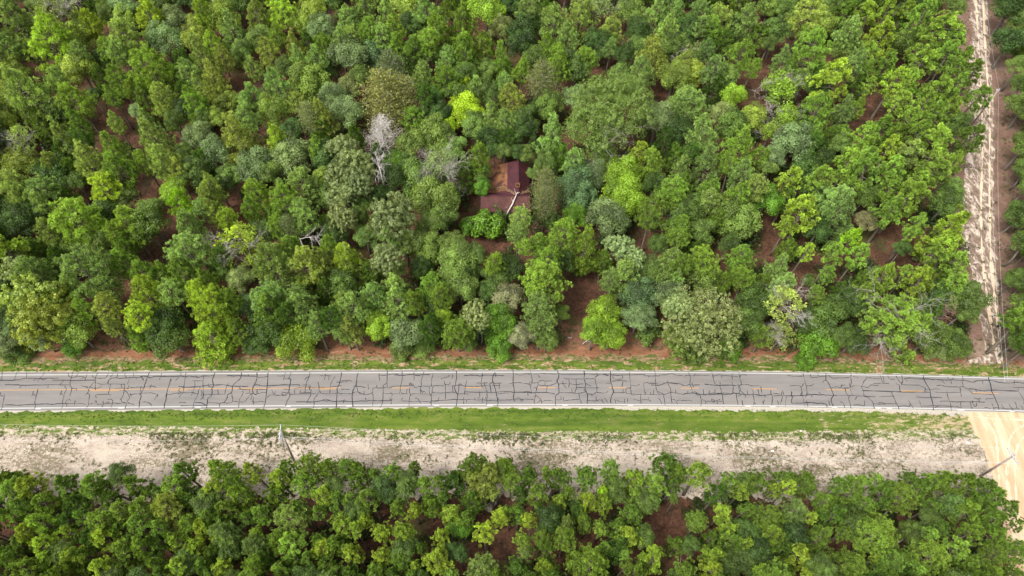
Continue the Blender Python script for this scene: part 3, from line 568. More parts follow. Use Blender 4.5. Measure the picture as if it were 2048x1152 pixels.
PR = {
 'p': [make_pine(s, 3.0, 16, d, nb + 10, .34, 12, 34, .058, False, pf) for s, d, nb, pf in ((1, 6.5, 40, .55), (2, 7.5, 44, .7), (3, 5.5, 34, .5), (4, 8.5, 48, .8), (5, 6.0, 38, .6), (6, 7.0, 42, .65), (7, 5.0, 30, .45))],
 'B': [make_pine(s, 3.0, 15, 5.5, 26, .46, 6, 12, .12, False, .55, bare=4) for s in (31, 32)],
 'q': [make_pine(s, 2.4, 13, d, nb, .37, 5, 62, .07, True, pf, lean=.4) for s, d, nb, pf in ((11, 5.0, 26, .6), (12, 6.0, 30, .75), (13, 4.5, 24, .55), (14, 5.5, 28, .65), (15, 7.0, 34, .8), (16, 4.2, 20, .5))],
 'o': [make_broad(s, 3.2, 13, d, L, 230, lf * .70) for s, d, L, lf in ((21, 6, 34, .29), (22, 7, 40, .28), (23, 5.2, 30, .3), (24, 6.5, 36, .27), (25, 7.5, 44, .3), (26, 5.5, 30, .28))],
 'C': [make_broad(s, 3.2, 12.5, 6, 32, 70, .28, bare=4) for s in (51, 52)],
 'm': [make_broad(s, 3.6, 13.5, d, 50, 260, .20, M_magn, True, clump=9) for s, d in ((41, 7), (42, 6), (43, 7.5))],
 'M': [make_broad(45, 6.2, 15.5, 10, 100, 330, .22, M_magn, True, clump=12, lr=(.17, .25))],
 'O': [make_broad(61, 9.0, 19, 10, 130, 900, .20, lr=(.13, .21), bare=1, clump=24)],
 'f': [make_feather(71, 3.3, 15, 9, .22, 2.2), make_feather(72, 3.3, 14, 8, .3, 2.0)],
 'w': [make_broad(75, 3.0, 13, 4.5, 30, 120, .20, bare=9)], 'W': [make_dead(85, 2.6, 7, 40, 2, M_dead)],
 'D': [make_dead(81, 3.2, 14, 75, 2)],
 'S': [make_dead(82, 1.8, 13, 16, 2, None, False)],
 'T': [make_dead(83, .7, 8, 8, 1, None, False)],
 'R': [make_dead(84, 2.2, 10, 36, 2, M_deadbrown)],
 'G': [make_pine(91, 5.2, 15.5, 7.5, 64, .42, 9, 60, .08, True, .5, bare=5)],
 'b': [make_broad(s, 2.2, 4.6, 4.2, 26, 80, .26, lr=(.28, .42)) for s in (95, 96)],
}
COL = {  # leaf colours of the kinds
 'g': ('grey-green', (0.178, 0.249, 0.081)), 'm': ('mid-green', (0.152, 0.229, 0.040)), 'y': ('yellow-green', (0.220, 0.295, 0.040)),
 'o': ('olive', (0.204, 0.251, 0.068)), 'd': ('dark green', (0.057, 0.114, 0.024)), 'l': ('lime-green', (0.319, 0.473, 0.020)),
 'O': ('olive', (0.253, 0.259, 0.061)), 'b': ('bluish green', (0.105, 0.185, 0.083)), 'r': ('bright green', (0.130, 0.259, 0.020)), 'w': ('pale mint', (0.418, 0.500, 0.297)),
 'e': ('brownish olive', (0.198, 0.204, 0.088)), 'k': ('deep green', (0.097, 0.167, 0.026)), 'u': ('golden green', (0.215, 0.330, 0.024))}
KIND = {'p': 'pine', 'B': 'pine', 'q': 'tufted pine', 'G': 'pine', 'o': 'broadleaf tree', 'C': 'broadleaf tree', 'm': 'thick-leaved tree', 'M': 'thick-leaved tree', 'O': 'broadleaf tree',
        'f': 'feathery tree', 'w': 'mossy tree', 'D': 'dead tree', 'S': 'dead tree', 'T': 'dead sapling', 'R': 'dead tree', 'W': 'dead tree', 'b': 'bush'}
# every crown seen in the photograph: place in the crop, width, kind, colour   (crop origin and scale first)
TREES = [
(0, 0, 2.924, "70 90 200 pg;330 60 230 Bo;210 20 110 om;270 130 140 om;620 85 110 om;520 95 120 py;720 30 150 og;900 20 150 om;740 80 130 oy;860 100 180 py;1010 110 170 og;950 230 190 og;700 190 220 pg;480 190 170 oy;420 280 120 pg;230 215 240 py;60 250 150 pg;20 330 120 pg;600 270 110 pm;1140 150 120 oy;1170 40 120 py;1290 90 170 oy;1120 220 130 oy;1220 220 120 py;1350 190 180 pg;1500 60 170 po;1640 40 160 py;1830 50 150 oy;1780 120 170 oy;1880 170 150 og;2010 80 100 pg;1980 240 150 pg;1590 190 110 pm;1570 290 130 po;1480 380 130 pg;1710 250 120 po;1730 330 120 pg;1830 330 120 pg;1900 400 110 od;1180 320 170 po;1290 320 110 po;860 370 220 pm;680 290 130 pg;470 400 210 oy;60 410 160 oy;290 430 150 pg;200 530 290 pg;430 540 190 pm;430 690 140 pm;690 450 140 pm;650 540 110 pm;760 490 100 pm;830 550 130 pm;950 550 150 po;900 440 150 pm;1100 420 150 pg;1240 440 190 po;1150 570 160 pm;1240 500 130 po;1480 530 120 pg;1620 480 170 pg;1800 490 240 oy;1960 540 130 og;1600 660 190 oy;1340 600 130 oy;1400 690 160 pg;1270 680 110 oy;1790 690 130 fo;1880 640 140 po;1990 640 140 og;1720 600 100 po;60 640 170 oy;30 720 140 oy;120 800 150 Bo;330 800 150 pg;660 690 110 po;840 720 170 pg;920 810 200 po;640 830 170 pm;500 910 160 po;660 960 240 pm;830 930 130 pm;960 900 200 po;1010 980 130 po;1160 800 160 og;1080 900 120 om;1400 800 240 po;1610 790 150 py;1270 900 170 og;1700 900 200 og;1840 850 120 pm;1480 960 190 og;1740 1060 170 pg;1990 860 140 mo;100 950 190 oy;250 900 90 po;300 1010 180 od;60 1060 170 po;230 1100 170 pg;600 1100 180 py;1020 1110 170 ou;1190 1070 140 po;1360 1050 140 om;1620 1130 140 pg;480 800 120 pd;1150 470 90 pg;30 540 120 oy;550 560 110 od;1420 560 80 pg;800 640 100 og;1880 1030 110 oy;1990 1010 150 mo;1560 1000 120 om"),
(680, 0, 2.924, "30 60 130 pm;120 30 120 pg;150 150 130 pm;260 90 180 pg;330 160 120 pm;240 200 140 pg;140 220 120 pm;40 200 110 pg;60 320 200 og;200 320 190 ob;330 240 110 pm;400 30 190 oy;540 60 170 pg;490 200 140 pm;560 130 140 pm;440 260 110 pm;700 110 160 pm;850 60 210 ou;700 230 160 pm;730 320 170 pm;620 330 110 pg;850 250 140 pm;940 320 150 pm;610 450 140 pm;1000 30 130 od;1110 40 150 pg;930 150 130 oo;1080 180 170 od;1060 270 160 od;1290 130 190 pg;1390 60 170 po;1290 320 150 pm;1350 200 140 pg;1230 230 130 pm;1500 50 170 Co;1570 170 150 po;1470 310 120 pm;1580 260 90 pg;1700 80 170 om;1740 180 140 od;1850 60 160 pg;1950 30 170 pg;1920 160 170 pg;1840 290 180 po;1780 390 170 pg;2000 330 110 po;1950 460 180 oy;1640 440 130 om;2010 600 150 om;300 430 200 fg;265 600 300 fO;350 560 180 fO;230 790 170 Dg;60 520 130 oo;50 650 170 og;460 430 130 pg;500 530 110 pd;520 640 130 od;740 640 200 ol;710 480 80 ol;640 730 90 ol;800 490 100 pg;870 420 120 om;900 540 100 pb;1050 390 110 pm;980 470 110 pg;1010 560 160 po;1190 460 200 fo;880 650 110 pg;1000 700 150 pg;1230 780 210 pg;1160 640 120 od;1590 660 560 Om;1400 570 150 og;1850 700 180 og;560 800 220 om;410 850 170 om;780 740 150 om;800 890 150 pm;680 860 130 om;880 810 130 od;1740 880 140 qy;1840 950 160 pm;1380 930 130 pg;1400 1050 200 ob;1200 950 130 om;1210 1080 160 fo;1660 1040 240 ou;2010 970 130 pg;1910 1100 150 pm;1480 1010 110 fg;580 960 170 wg;480 1060 230 om;320 940 130 or;90 970 200 mo;60 880 110 mo;100 1060 160 mo;250 1000 100 Sg;830 1090 130 or;850 1000 90 od;830 1040 70 om;1130 1010 80 om;960 890 90 om;1040 880 80 od;380 960 120 om;700 1080 85 Wg;1080 900 90 om;1150 860 90 od;1900 830 130 pd;1960 700 110 od;660 1000 120 om;1530 900 160 om;560 560 110 od;900 880 90 od"),
(1348, 0, 2.924, "30 60 130 pg;180 40 150 pg;140 130 120 pg;310 60 160 po;440 80 160 pg;370 140 130 od;240 130 120 pm;560 30 120 om;650 50 120 om;760 60 180 po;900 30 110 om;1000 30 120 om;870 120 150 oy;1050 170 160 pg;1170 60 120 qy;1250 60 130 qy;1340 40 100 qy;1440 80 170 qm;1540 40 100 qm;1390 150 110 qm;1230 210 170 qy;1150 290 110 qm;1580 160 200 qm;1500 230 170 qm;1640 30 130 om;1620 240 140 qm;1450 350 170 qm;1600 330 140 qm;1700 330 120 qk;1770 410 120 qk;1540 480 150 qm;1650 480 120 qm;1760 540 150 qm;1280 470 150 qy;1290 570 140 qm;1130 500 110 qm;1150 380 100 pm;1060 370 130 pg;950 420 190 qy;780 290 230 pm;660 340 140 pg;980 290 130 om;550 250 100 om;380 290 200 pm;450 370 120 pm;240 400 140 pg;90 330 150 Co;80 430 160 oy;180 270 100 pb;130 560 180 pg;50 640 150 od;350 560 130 ou;600 540 220 Cu;650 690 140 Cu;460 690 150 oy;860 600 190 pm;1000 620 120 pg;1090 600 100 pm;200 750 200 pg;380 850 190 pm;280 660 120 oo;700 840 200 og;590 900 130 og;820 770 120 pm;1130 760 160 qm;1100 870 170 qm;1270 850 110 qy;1380 680 140 qm;1530 690 180 qm;1440 770 120 qm;1640 610 120 qm;1740 800 150 pk;1580 850 200 qm;1660 940 120 qm;1500 960 160 qm;1410 870 130 qo;970 850 120 om;880 920 110 od;1020 950 150 qm;1160 980 180 qm;1290 970 140 qm;860 1040 150 qm;680 1040 150 qy;560 990 90 om;920 1110 180 pg;1060 1060 120 qm;1250 1090 140 qm;1420 1080 150 qm;1640 1100 130 om;50 970 120 pg;220 930 170 pg;420 1030 180 pg;200 1100 150 pm;500 1110 150 po;350 940 110 pm;90 850 110 pd;760 470 120 om;780 190 110 oy;560 760 100 Cu;1650 380 100 qm;1400 440 110 qm;1480 580 110 qm;1960 60 190 od;1960 240 180 od;2030 130 130 om;2030 380 130 om;2050 620 150 ok;2060 850 160 ok;2040 490 110 ok;2060 1000 130 ok;2060 20 120 og"),
(0, 370, 2.924, "100 60 190 pg;210 100 120 pg;60 150 140 od;230 130 150 od;110 230 180 od;240 260 140 po;560 50 280 pm;430 180 260 pm;740 210 200 pm;860 180 240 ok;890 270 140 ok;1020 90 170 pu;1190 50 120 po;1160 130 100 pg;1260 130 120 po;1120 240 190 pg;1080 370 220 pg;1330 170 120 py;1380 330 250 By;1440 110 120 pm;1640 90 200 pm;1770 160 170 pg;1880 70 150 om;1990 60 140 mo;2000 190 150 mo;1970 270 130 od;1700 240 120 fo;60 370 220 qy;60 510 130 mg;180 470 170 pg;360 330 140 om;470 470 270 pg;600 570 150 pg;690 430 150 pm;800 480 140 pm;1060 500 180 pm;1190 520 120 pm;1020 620 150 pg;1300 500 140 om;1420 540 130 oo;830 620 200 py;800 760 190 py;800 880 160 pm;1190 600 190 py;1180 710 210 py;1330 650 140 pm;1200 860 240 py;1380 830 140 pm;960 810 180 od;1010 900 220 ok;1620 470 280 pg;1790 420 230 po;1900 440 130 po;1560 600 200 pg;1700 640 130 pg;1790 690 180 pg;1540 700 180 pm;1430 690 140 og;1900 360 170 pm;2010 400 150 py;1870 540 130 od;2000 680 170 pg;2000 830 160 pg;1840 800 130 pg;1740 910 240 ou;1560 840 190 od;1500 910 150 od;200 670 270 my;250 800 300 my;60 680 150 og;60 790 150 og;420 830 200 oy;60 900 160 og;230 890 150 og;600 690 200 po;640 800 130 po;100 960 200 ok;1680 330 150 pm;380 610 120 po;540 230 130 pm;1640 220 110 pm;920 480 90 pm;650 270 110 pm;1290 370 110 pd;440 950 110 or"),
(680, 370, 2.924, "60 50 130 mo;50 170 160 mo;330 180 250 mo;150 290 140 om;280 300 120 pg;120 110 110 om;270 430 170 mo;340 490 90 om;60 440 200 po;560 80 240 om;600 190 150 om;540 230 150 om;660 330 160 om;510 370 210 om;690 450 220 om;780 390 130 om;890 440 160 pm;860 230 160 br;760 240 130 br;930 155 130 bk;1050 170 160 pg;1030 260 120 pg;1040 350 110 pm;1290 280 190 pm;1430 320 190 pm;1180 300 120 pm;1200 100 150 fo;1220 200 110 od;1390 60 220 ob;1560 190 220 og;1380 180 130 or;1660 60 220 ou;1820 160 200 pm;1960 220 170 pm;1960 60 130 pm;1650 370 160 mg;1740 420 120 mg;1660 490 190 pg;1590 570 120 pg;1790 490 150 om;1940 450 180 pg;1960 550 120 pg;1180 420 190 pm;1160 500 230 pm;1230 600 250 qm;1170 710 190 pg;1160 790 160 pg;1200 890 130 om;310 590 190 pg;170 600 150 pg;520 570 180 pm;590 630 140 pm;450 650 130 pm;700 580 180 om;340 680 170 pg;170 720 120 ou;60 700 170 pg;60 830 170 po;220 820 160 ou;400 870 190 og;370 950 150 om;480 950 120 om;590 770 110 ou;680 800 190 pm;800 740 150 mo;720 900 150 om;930 800 180 or;930 920 180 or;980 680 180 oe;1060 870 140 oe;1530 740 240 ou;1490 850 190 ou;1580 870 190 ou;1750 640 190 ob;1750 760 160 og;1800 850 150 bk;1930 650 170 og;2000 880 200 mk;1980 700 150 mg;1300 740 80 om;560 700 130 od;860 620 110 od;470 480 110 od;820 830 110 od;1060 110 80 br;760 500 120 om"),
(1348, 370, 2.924, "30 180 120 pg;30 300 120 pm;40 450 150 pm;220 60 140 pg;370 60 200 pm;380 200 210 om;540 80 170 or;170 260 140 om;740 180 190 qy;660 230 100 qy;900 40 200 pm;990 130 240 pg;1120 210 120 oe;1040 300 180 qu;1070 410 150 qm;930 410 170 qm;880 500 110 qm;770 380 100 qy;1340 60 200 qm;1280 130 200 qm;1420 210 140 qm;1380 280 110 qm;1600 270 210 qy;1600 90 200 ok;1640 370 130 qy;1640 450 140 qm;1640 540 140 qm;230 440 170 pm;400 410 150 pm;440 520 140 pm;620 460 180 pg;640 570 150 pg;1230 530 190 qm;1160 600 120 qm;1450 570 180 qy;1390 490 90 qm;170 790 400 Mo;90 960 170 mk;330 950 150 or;430 800 180 ok;480 680 180 ok;660 720 210 Bo;640 860 180 Bo;860 640 110 pm;870 780 220 ok;850 920 210 or;760 1030 110 or;960 720 140 od;1040 680 140 od;1040 900 160 od;1290 800 340 Gm;1330 1000 160 qm;1500 880 180 ok;1570 740 110 Rg;1710 640 210 om;1700 730 150 om;1640 920 170 ok;1530 960 140 oo;1430 780 120 qm;980 860 130 ok;1420 400 80 bo;740 800 100 od;1340 360 100 od;790 560 90 ok;2030 170 150 ok;2010 540 130 ok;2040 700 150 ok;2050 350 130 ok;2040 880 130 ok;1540 400 110 qm"),
(0, 730, 2.73, "30 620 100 qk;60 700 150 qm;190 660 150 qy;340 670 140 qk;490 660 180 qm;570 640 100 qk;740 640 150 qk;610 700 110 qk;560 810 150 qm;450 830 110 qk;640 790 130 qm;770 770 140 qm;920 610 140 qm;1010 590 130 qk;930 800 180 po;960 710 120 pm;1190 570 160 pm;1130 660 120 qy;1270 640 110 pm;1320 700 160 pm;1260 780 140 qm;1400 590 120 qy;1510 610 140 qy;1560 560 100 qk;1690 540 160 pm;1800 540 120 pm;1880 560 110 pm;1650 640 150 pm;1760 710 120 qy;1900 700 100 qm;1850 860 120 qy;1420 790 120 qm;1560 860 200 pg;1500 960 130 pm;1590 970 170 qm;1230 930 170 pg;1100 900 150 qy;980 950 130 qy;1060 990 110 qy;740 890 140 qm;870 890 110 qm;560 910 150 qy;380 920 120 qy;90 930 130 qy;220 850 150 qm;30 830 110 qm;60 780 100 qk;250 980 130 qy;760 1020 160 pm;840 1070 100 qm;960 1100 120 qy;1220 1090 110 qy;1350 1080 150 pm;1410 980 140 pg;1400 900 90 qy;1530 1100 100 qm;1660 1070 100 qm;1750 1000 130 qy;1720 920 90 qk;1830 1130 100 qm;1900 1020 90 qm;400 1060 130 qy;120 1110 140 qm;540 1110 140 qy;230 1060 110 qm;620 1010 110 qm;330 1130 100 qm;40 1040 100 qk;1020 840 110 pm;1130 840 110 qk;860 700 90 qk;1180 860 90 qk;1330 840 80 qk;1650 800 100 qk;1750 820 90 qk;470 1010 90 qk;700 960 80 qk;1150 1020 90 qk;140 780 100 qm"),
(680, 730, 2.73, "30 560 100 qk;100 550 90 qk;180 580 90 qm;270 590 110 qm;400 560 90 qk;450 640 110 qm;330 690 120 pg;40 690 110 qy;170 740 140 qm;400 780 110 qy;580 790 110 qy;560 620 100 qk;740 540 180 pk;790 620 210 po;900 540 160 pm;830 690 120 po;930 620 110 pm;720 740 140 pk;840 800 130 qy;920 800 90 qm;1070 690 140 qm;1040 850 100 qy;1180 730 90 qy;1140 590 80 qm;1230 610 90 qk;1040 590 90 qk;1350 730 130 qy;1440 690 80 qu;1460 760 120 qy;1350 600 120 qk;1460 580 110 pm;1600 600 140 qy;1730 630 160 qm;1800 550 150 qk;1880 610 110 qk;1610 700 110 qm;1570 910 130 qy;1430 870 90 qm;1230 860 150 po;1100 930 100 pm;1010 940 120 qy;1000 1020 100 pg;1220 960 140 pm;1090 1090 120 qy;560 920 120 qy;790 930 150 qy;340 890 150 qy;210 890 110 qy;130 830 90 qy;20 860 90 qy;90 910 90 qy;80 1010 130 qy;220 1030 110 qy;340 1070 100 pm;410 1090 60 qy;520 1080 150 qy;750 1090 160 pg;600 1140 90 qm;650 880 120 or;1370 1080 250 pm;1730 1050 210 qy;1550 1090 90 qm;1560 1020 70 qm;1440 960 70 qm;840 1140 110 qm;460 990 70 qk;150 1140 90 qk;900 1010 0 qk;300 780 90 qk;480 720 80 qk;690 820 90 qk;560 700 90 qk;1260 700 90 qk;1000 620 90 qk"),
(1348, 730, 2.73, "20 560 80 qk;130 590 160 qm;300 610 110 qm;370 680 100 qy;480 630 140 qk;540 690 80 qy;630 670 90 qy;280 790 110 qy;150 840 150 pm;280 890 130 qy;240 1040 140 qy;220 1120 150 qy;370 950 110 qy;490 800 160 pm;510 930 160 qy;660 790 150 pg;780 830 80 qy;830 740 120 pm;750 650 140 pk;1000 680 180 pm;1100 640 100 qm;1050 760 120 pm;800 950 180 pm;700 1010 150 qy;960 1070 210 pm;1150 880 200 pm;1090 960 180 pm;1190 1080 160 pm;1120 1070 70 qy;1270 760 170 pm;1350 650 140 qk;1290 610 100 qk;1450 620 140 qk;1390 930 120 qm;1520 760 120 pb;1560 660 150 qk;1690 640 150 qk;1730 700 160 qk;1650 820 170 qk;1590 920 120 qk;1750 830 180 qk;1780 920 140 qk;1830 780 110 qk;1870 880 80 qk;1400 1080 220 pm;1540 1020 140 qm;1330 1100 110 qm;1750 1020 140 pm;1880 1030 160 pk;1860 1110 130 pk;1770 1140 110 pm;740 1130 80 qy;460 1120 100 qy;650 1130 90 qk;560 1110 100 qk;920 900 90 qk;390 770 100 qk;590 860 100 qk;1430 760 110 qk;1200 670 100 qk;880 650 90 qk;1050 850 90 qk;1500 890 110 qk;20 720 60 qk"),
]
DIST = [  # landmarks that a reader can find, in photo pixels
 ('rusty-roofed house', 1010, 375), ('grey-white dead tree', 760, 265), ('lime tree', 932, 222), ('huge spreading tree', 1235, 225),
 ('mint mossy tree', 878, 325), ('upper right pole', 1970, 215), ('lower right pole', 2010, 920), ('lower left pole', 570, 880),
 ('big cream-tipped tree', 1405, 645), ('big round pine', 1790, 645), ('golden tree beside the house', 1248, 362), ('golden roadside tree', 598, 688),
 ('olive feathery tree', 772, 202), ('bottom red clearing', 1380, 1020), ('roadside red clearing', 1170, 575), ('upper left clearing', 215, 240),
 ('upper left corner', 40, 40), ('lower left corner', 40, 1110), ('upper right golden tree', 1553, 188), ('top right clearing', 1535, 130),
 ('widest upper left pine', 160, 530), ('big pines left of the centre', 555, 535), ('right track clearing', 1780, 490), ('lower right corner', 2000, 1110), ('top edge middle', 1130, 10),
 ('highest lower wood crown', 965, 955), ('lower wood edge', 1700, 960), ('top edge left middle', 560, 15)]
SPECIAL = {  # (px, py) -> label of the crown nearest to it
 (932, 222, 'o'): 'bright lime-green broadleaf tree standing behind and left of the rusty-roofed house',
 (1224, 226, 'O'): 'huge round spreading broadleaf tree, widest crown of the whole wood',
 (759, 267, 'D'): 'leafless grey-white dead tree with dense fine twigs left of the house',
 (766, 342, 'S'): 'thin bare white snag standing below the grey-white dead tree',
 (878, 328, 'w'): 'pale mint mossy tree with grey bare branches left of the house',
 (771, 205, 'f'): 'large olive feathery cone-shaped tree right above the grey-white dead tree',
 (783, 147, 'f'): 'pale grey feathery tree at the top of the olive feathery pair',
 (1087, 157, 'f'): 'olive feathery tree with grey twigs left of the huge spreading tree',
 (1094, 369, 'f'): 'thin pale feathery tree touching the right side of the house',
 (1406, 640, 'M'): 'big dark thick-leaved tree with cream leaf tips leaning over the road verge',
 (1789, 644, 'G'): 'big round pine with pale bare limbs by the right end of the north verge',
 (1248, 356, 'o'): 'golden green broadleaf tree with dense bright crown right of the house',
 (595, 681, 'o'): 'golden green round tree leaning over the north road edge',
 (1553, 185, 'C'): 'golden green tree with bare grey branches at upper right',
 (68, 181, 'p'): 'widest grey-green pine in the upper left wood, left of the bare clearing',
 (919, 369, 'W'): 'bare grey fallen limbs of a dead tree left of the house',
 (1885, 623, 'R'): 'small reddish brown dead tree near the right end of the verge',
 (472, 483, 'B'): 'yellow-green pine with long curling bare white limbs in the left wood',
 (40, 496, 'q'): 'large tufted yellow-green pine on the left edge of the photo'}

def tint(c, seed, amt=.1):
    r = random.Random(seed); v = 1 + r.uniform(-amt, amt) * 1.3; w = r.uniform(-amt, amt) * .5; return (c[0] * v * (1 + w), c[1] * v, c[2] * v * (1 - w), 1)
allT = []
for (ox, oy, sc, s) in TREES:
    for e in s.split(';'):
        a = e.split(); d = float(a[2]) / sc
        if d < 5: continue
        allT.append([ox + float(a[0]) / sc, oy + float(a[1]) / sc, d, a[3][0], a[3][1]])
# drop pairs that the overlapping crops list twice
keep = []
for t in allT:
    if any(math.hypot(t[0] - k[0], t[1] - k[1]) < .3 * min(t[2], k[2]) for k in keep): continue
    keep.append(t)
allT = keep
def place(px, py, d, k, r):
    if k in 'bTRW':
        zc0 = {'b': 2.2, 'T': 4, 'R': 6, 'W': 5}[k]
    else: zc0 = 11
    pr = None
    for _ in range(2):
        w = P(px, py, zc0); D = d / scale_at(w[1], zc0)
        lst = PR[k]; pr = pr or lst[r.randrange(len(lst))]
        near = min([math.hypot((px - a) / (c_ + d * .45), (py - b_) / (d_ + d * .45)) for a, b_, c_, d_ in CLEAR])
        fit = (.98 if near < 1 else (1.14 if py > 900 else 1.2)) * D / (2 * pr.R) if k not in 'OMG' else 1.12 * D / (2 * pr.R)
        low = py > 900
        if k in 'pqBfGwm': Ht = (12.0 if low else 13.0) + .75 * (D - 5)
        elif k in 'oC': Ht = 9.5 + .8 * (D - 5)
        elif k == 'b': Ht = pr.H * fit
        elif k == 'O': Ht = 18
        elif k == 'M': Ht = 14.5
        else: Ht = pr.H * min(1.15, max(.7, fit))
        Ht *= r.uniform(.93, 1.07)
        if k not in 'bOM': Ht = min(18.5, max(6.5, Ht))
        dz = (pr.H - pr.zc) * fit * .95
        zc0 = Ht - dz if k not in 'bTRW' else Ht * .6
    if 600 < py < 745 and px < 1925 and k not in 'bTRW':        # trees by the road root in the soil beyond its verge
        while zc0 > 1.2 and P(px, py, zc0)[1] < float(F_top(P(px, py, zc0)[0])) + 3.9: zc0 -= .3
        Ht = zc0 + dz
    w = P(px, py, zc0)
    return pr, w, fit, Ht
CLEAR = [(215, 240, 55, 60), (310, 370, 30, 32), (308, 485, 24, 45), (340, 440, 12, 20), (465, 150, 28, 30), (1170, 565, 32, 45), (1162, 640, 18, 26), (1275, 685, 40, 26),
         (1520, 140, 45, 42), (1748, 185, 14, 60), (1540, 482, 26, 40), (1610, 545, 22, 20), (1785, 495, 60, 50), (1885, 395, 28, 30), (985, 488, 60, 14), (938, 430, 14, 22), (1285, 468, 22, 18),
         (235, 650, 55, 35), (1008, 1085, 28, 50), (1335, 1045, 30, 40), (862, 1060, 18, 25), (1378, 1000, 16, 28), (2005, 1090, 40, 30), (120, 118, 22, 18), (1012, 378, 52, 50), (520, 140, 14, 10), (1660, 540, 20, 30)]
insts = []
used_sp = set()
rT = random.Random(99)
for t in allT:
    px, py, d, k, c = t
    pr, w, fit, Ht = place(px, py, d, k, rT)
    insts.append(dict(px=px, py=py, d=d, k=k, c=c, pr=pr, x=w[0], y=w[1], s=fit, H=Ht, D=2 * pr.R * fit))
# smaller trees seen in the gaps between the crowns
cov = np.zeros((160, 290), bool); gyy, gxx = np.mgrid[0:160, 0:290]; gX = gxx * 8 - 130; gY = gyy * 8 - 60
for it in insts: cov |= ((gX - it['px']) ** 2 + (gY - it['py']) ** 2) < (.62 * it['d']) ** 2
for a, b_, c_, d_ in CLEAR: cov |= ((gX - a) / (c_ + 16)) ** 2 + ((gY - b_) / (d_ + 14)) ** 2 < 1
cov |= (gY < -36) | (gX < -56) | (gX > 2100) | (gY > 1196)
limR = np.interp(gY, [0, 150, 300, 400, 500, 600, 700], [1915, 1925, 1920, 1885, 1900, 1915, 1915])
forest = ((gY < 672) & (gX < limR)) | ((gY > 948) & (gX < 1985)) | ((gX > 2050) & (gY < 690))
rF = random.Random(17)
for _ in range(3000):
    free = np.argwhere(forest & ~cov)
    if len(free) < 260: break
    i = free[rF.randrange(len(free))]; px = gX[i[0], i[1]] + rF.uniform(-4, 4); py = gY[i[0], i[1]] + rF.uniform(-4, 4)
    low = py > 900; d = rF.uniform(38, 58); out = not (-30 < px < 2078 and -30 < py < 1180)
    k = rF.choice('qqo' if low else ('ppoo' if px < 1500 else 'pqo')); c = rF.choice('kkkd') if low else rF.choice('dddkkkm')  # shade between the crowns deepened by darker leaf colours
    pr, w, fit, Ht = place(px, py, d, k, rF)
    w = P(px, py, 7.0 if not low else 8.0) if not (600 < py < 745) else w
    if not (600 < py < 745): Ht = (7.0 if not low else 8.0) + (pr.H - pr.zc) * fit * .95
    insts.append(dict(px=px, py=py, d=d, k=k, c=c, pr=pr, x=w[0], y=w[1], s=fit, H=Ht, D=2 * pr.R * fit, fill=True))
    cov |= ((gX - px) ** 2 + (gY - py) ** 2) < (.62 * d) ** 2
print('filled', sum(1 for q in insts if q.get('fill')))
# labels
from collections import defaultdict
def direction(dx, dy):
    a = math.degrees(math.atan2(-dy, dx)) % 360
    return ['right of', 'upper-right of', 'above', 'upper-left of', 'left of', 'lower-left of', 'below', 'lower-right of'][int((a + 22.5) // 45) % 8]
for it in insts:
    it['label'] = None
for key, lab in SPECIAL.items():
    c_ = [q for q in insts if q['k'] == key[2] and q['label'] is None]
    if c_:
        b_ = min(c_, key=lambda q: math.hypot(q['px'] - key[0], q['py'] - key[1])); b_['label'] = lab
gr = defaultdict(list)
ranks = [n_ for n_ in ('', 'second ', 'third ', 'fourth ', 'fifth ', 'sixth ', 'seventh ', 'eighth ', 'ninth ', 'tenth ', 'eleventh ', 'twelfth ', 'thirteenth ', 'fourteenth ', 'fifteenth ', 'sixteenth ')]
for it in insts:
    if it['label']: continue
    q = min(DIST, key=lambda L: math.hypot(it['px'] - L[1], it['py'] - L[2]))
    dd_ = math.hypot(it['px'] - q[1], it['py'] - q[2])
    size = 'small ' if it['D'] < 4.3 else ('large ' if it['D'] > 7.0 else '')
    cw = {'D': '', 'S': '', 'R': '', 'T': '', 'W': ''}.get(it['k'], COL[it['c']][0] + ' ')
    extra = ' with bare limbs' if it['k'] in 'BC' else (' with cream tips' if it['k'] in 'mM' and it['c'] == 'o' else '')
    gr[(size + cw + KIND[it['k']] + extra, direction(it['px'] - q[1], it['py'] - q[2]), q[0])].append((dd_, it))
for (desc, dr, land), L in gr.items():
    L.sort(key=lambda z: z[0])
    for i, (dd_, it) in enumerate(L):
        it['label'] = (ranks[min(i, 15)] + ('nearest ' if len(L) > 1 else '') + desc + ' ' + dr + ' the ' + land).strip()
CAT = {'p': ('pine_tree', 'pine tree'), 'B': ('pine_tree', 'pine tree'), 'G': ('pine_tree', 'pine tree'), 'q': ('tufted_pine_tree', 'tufted pine tree'),
       'o': ('broadleaf_tree', 'broadleaf tree'), 'C': ('broadleaf_tree', 'broadleaf tree'), 'O': ('broadleaf_tree', 'broadleaf tree'), 'm': ('thick_leaved_tree', 'broadleaf tree'), 'M': ('thick_leaved_tree', 'broadleaf tree'),
       'f': ('feathery_tree', 'feathery tree'), 'w': ('mossy_tree', 'mossy tree'), 'D': ('dead_tree', 'dead tree'), 'S': ('dead_tree', 'dead tree'), 'R': ('dead_tree', 'dead tree'), 'W': ('dead_tree', 'dead tree'), 'T': ('dead_sapling', 'dead sapling'), 'b': ('bush', 'bush')}
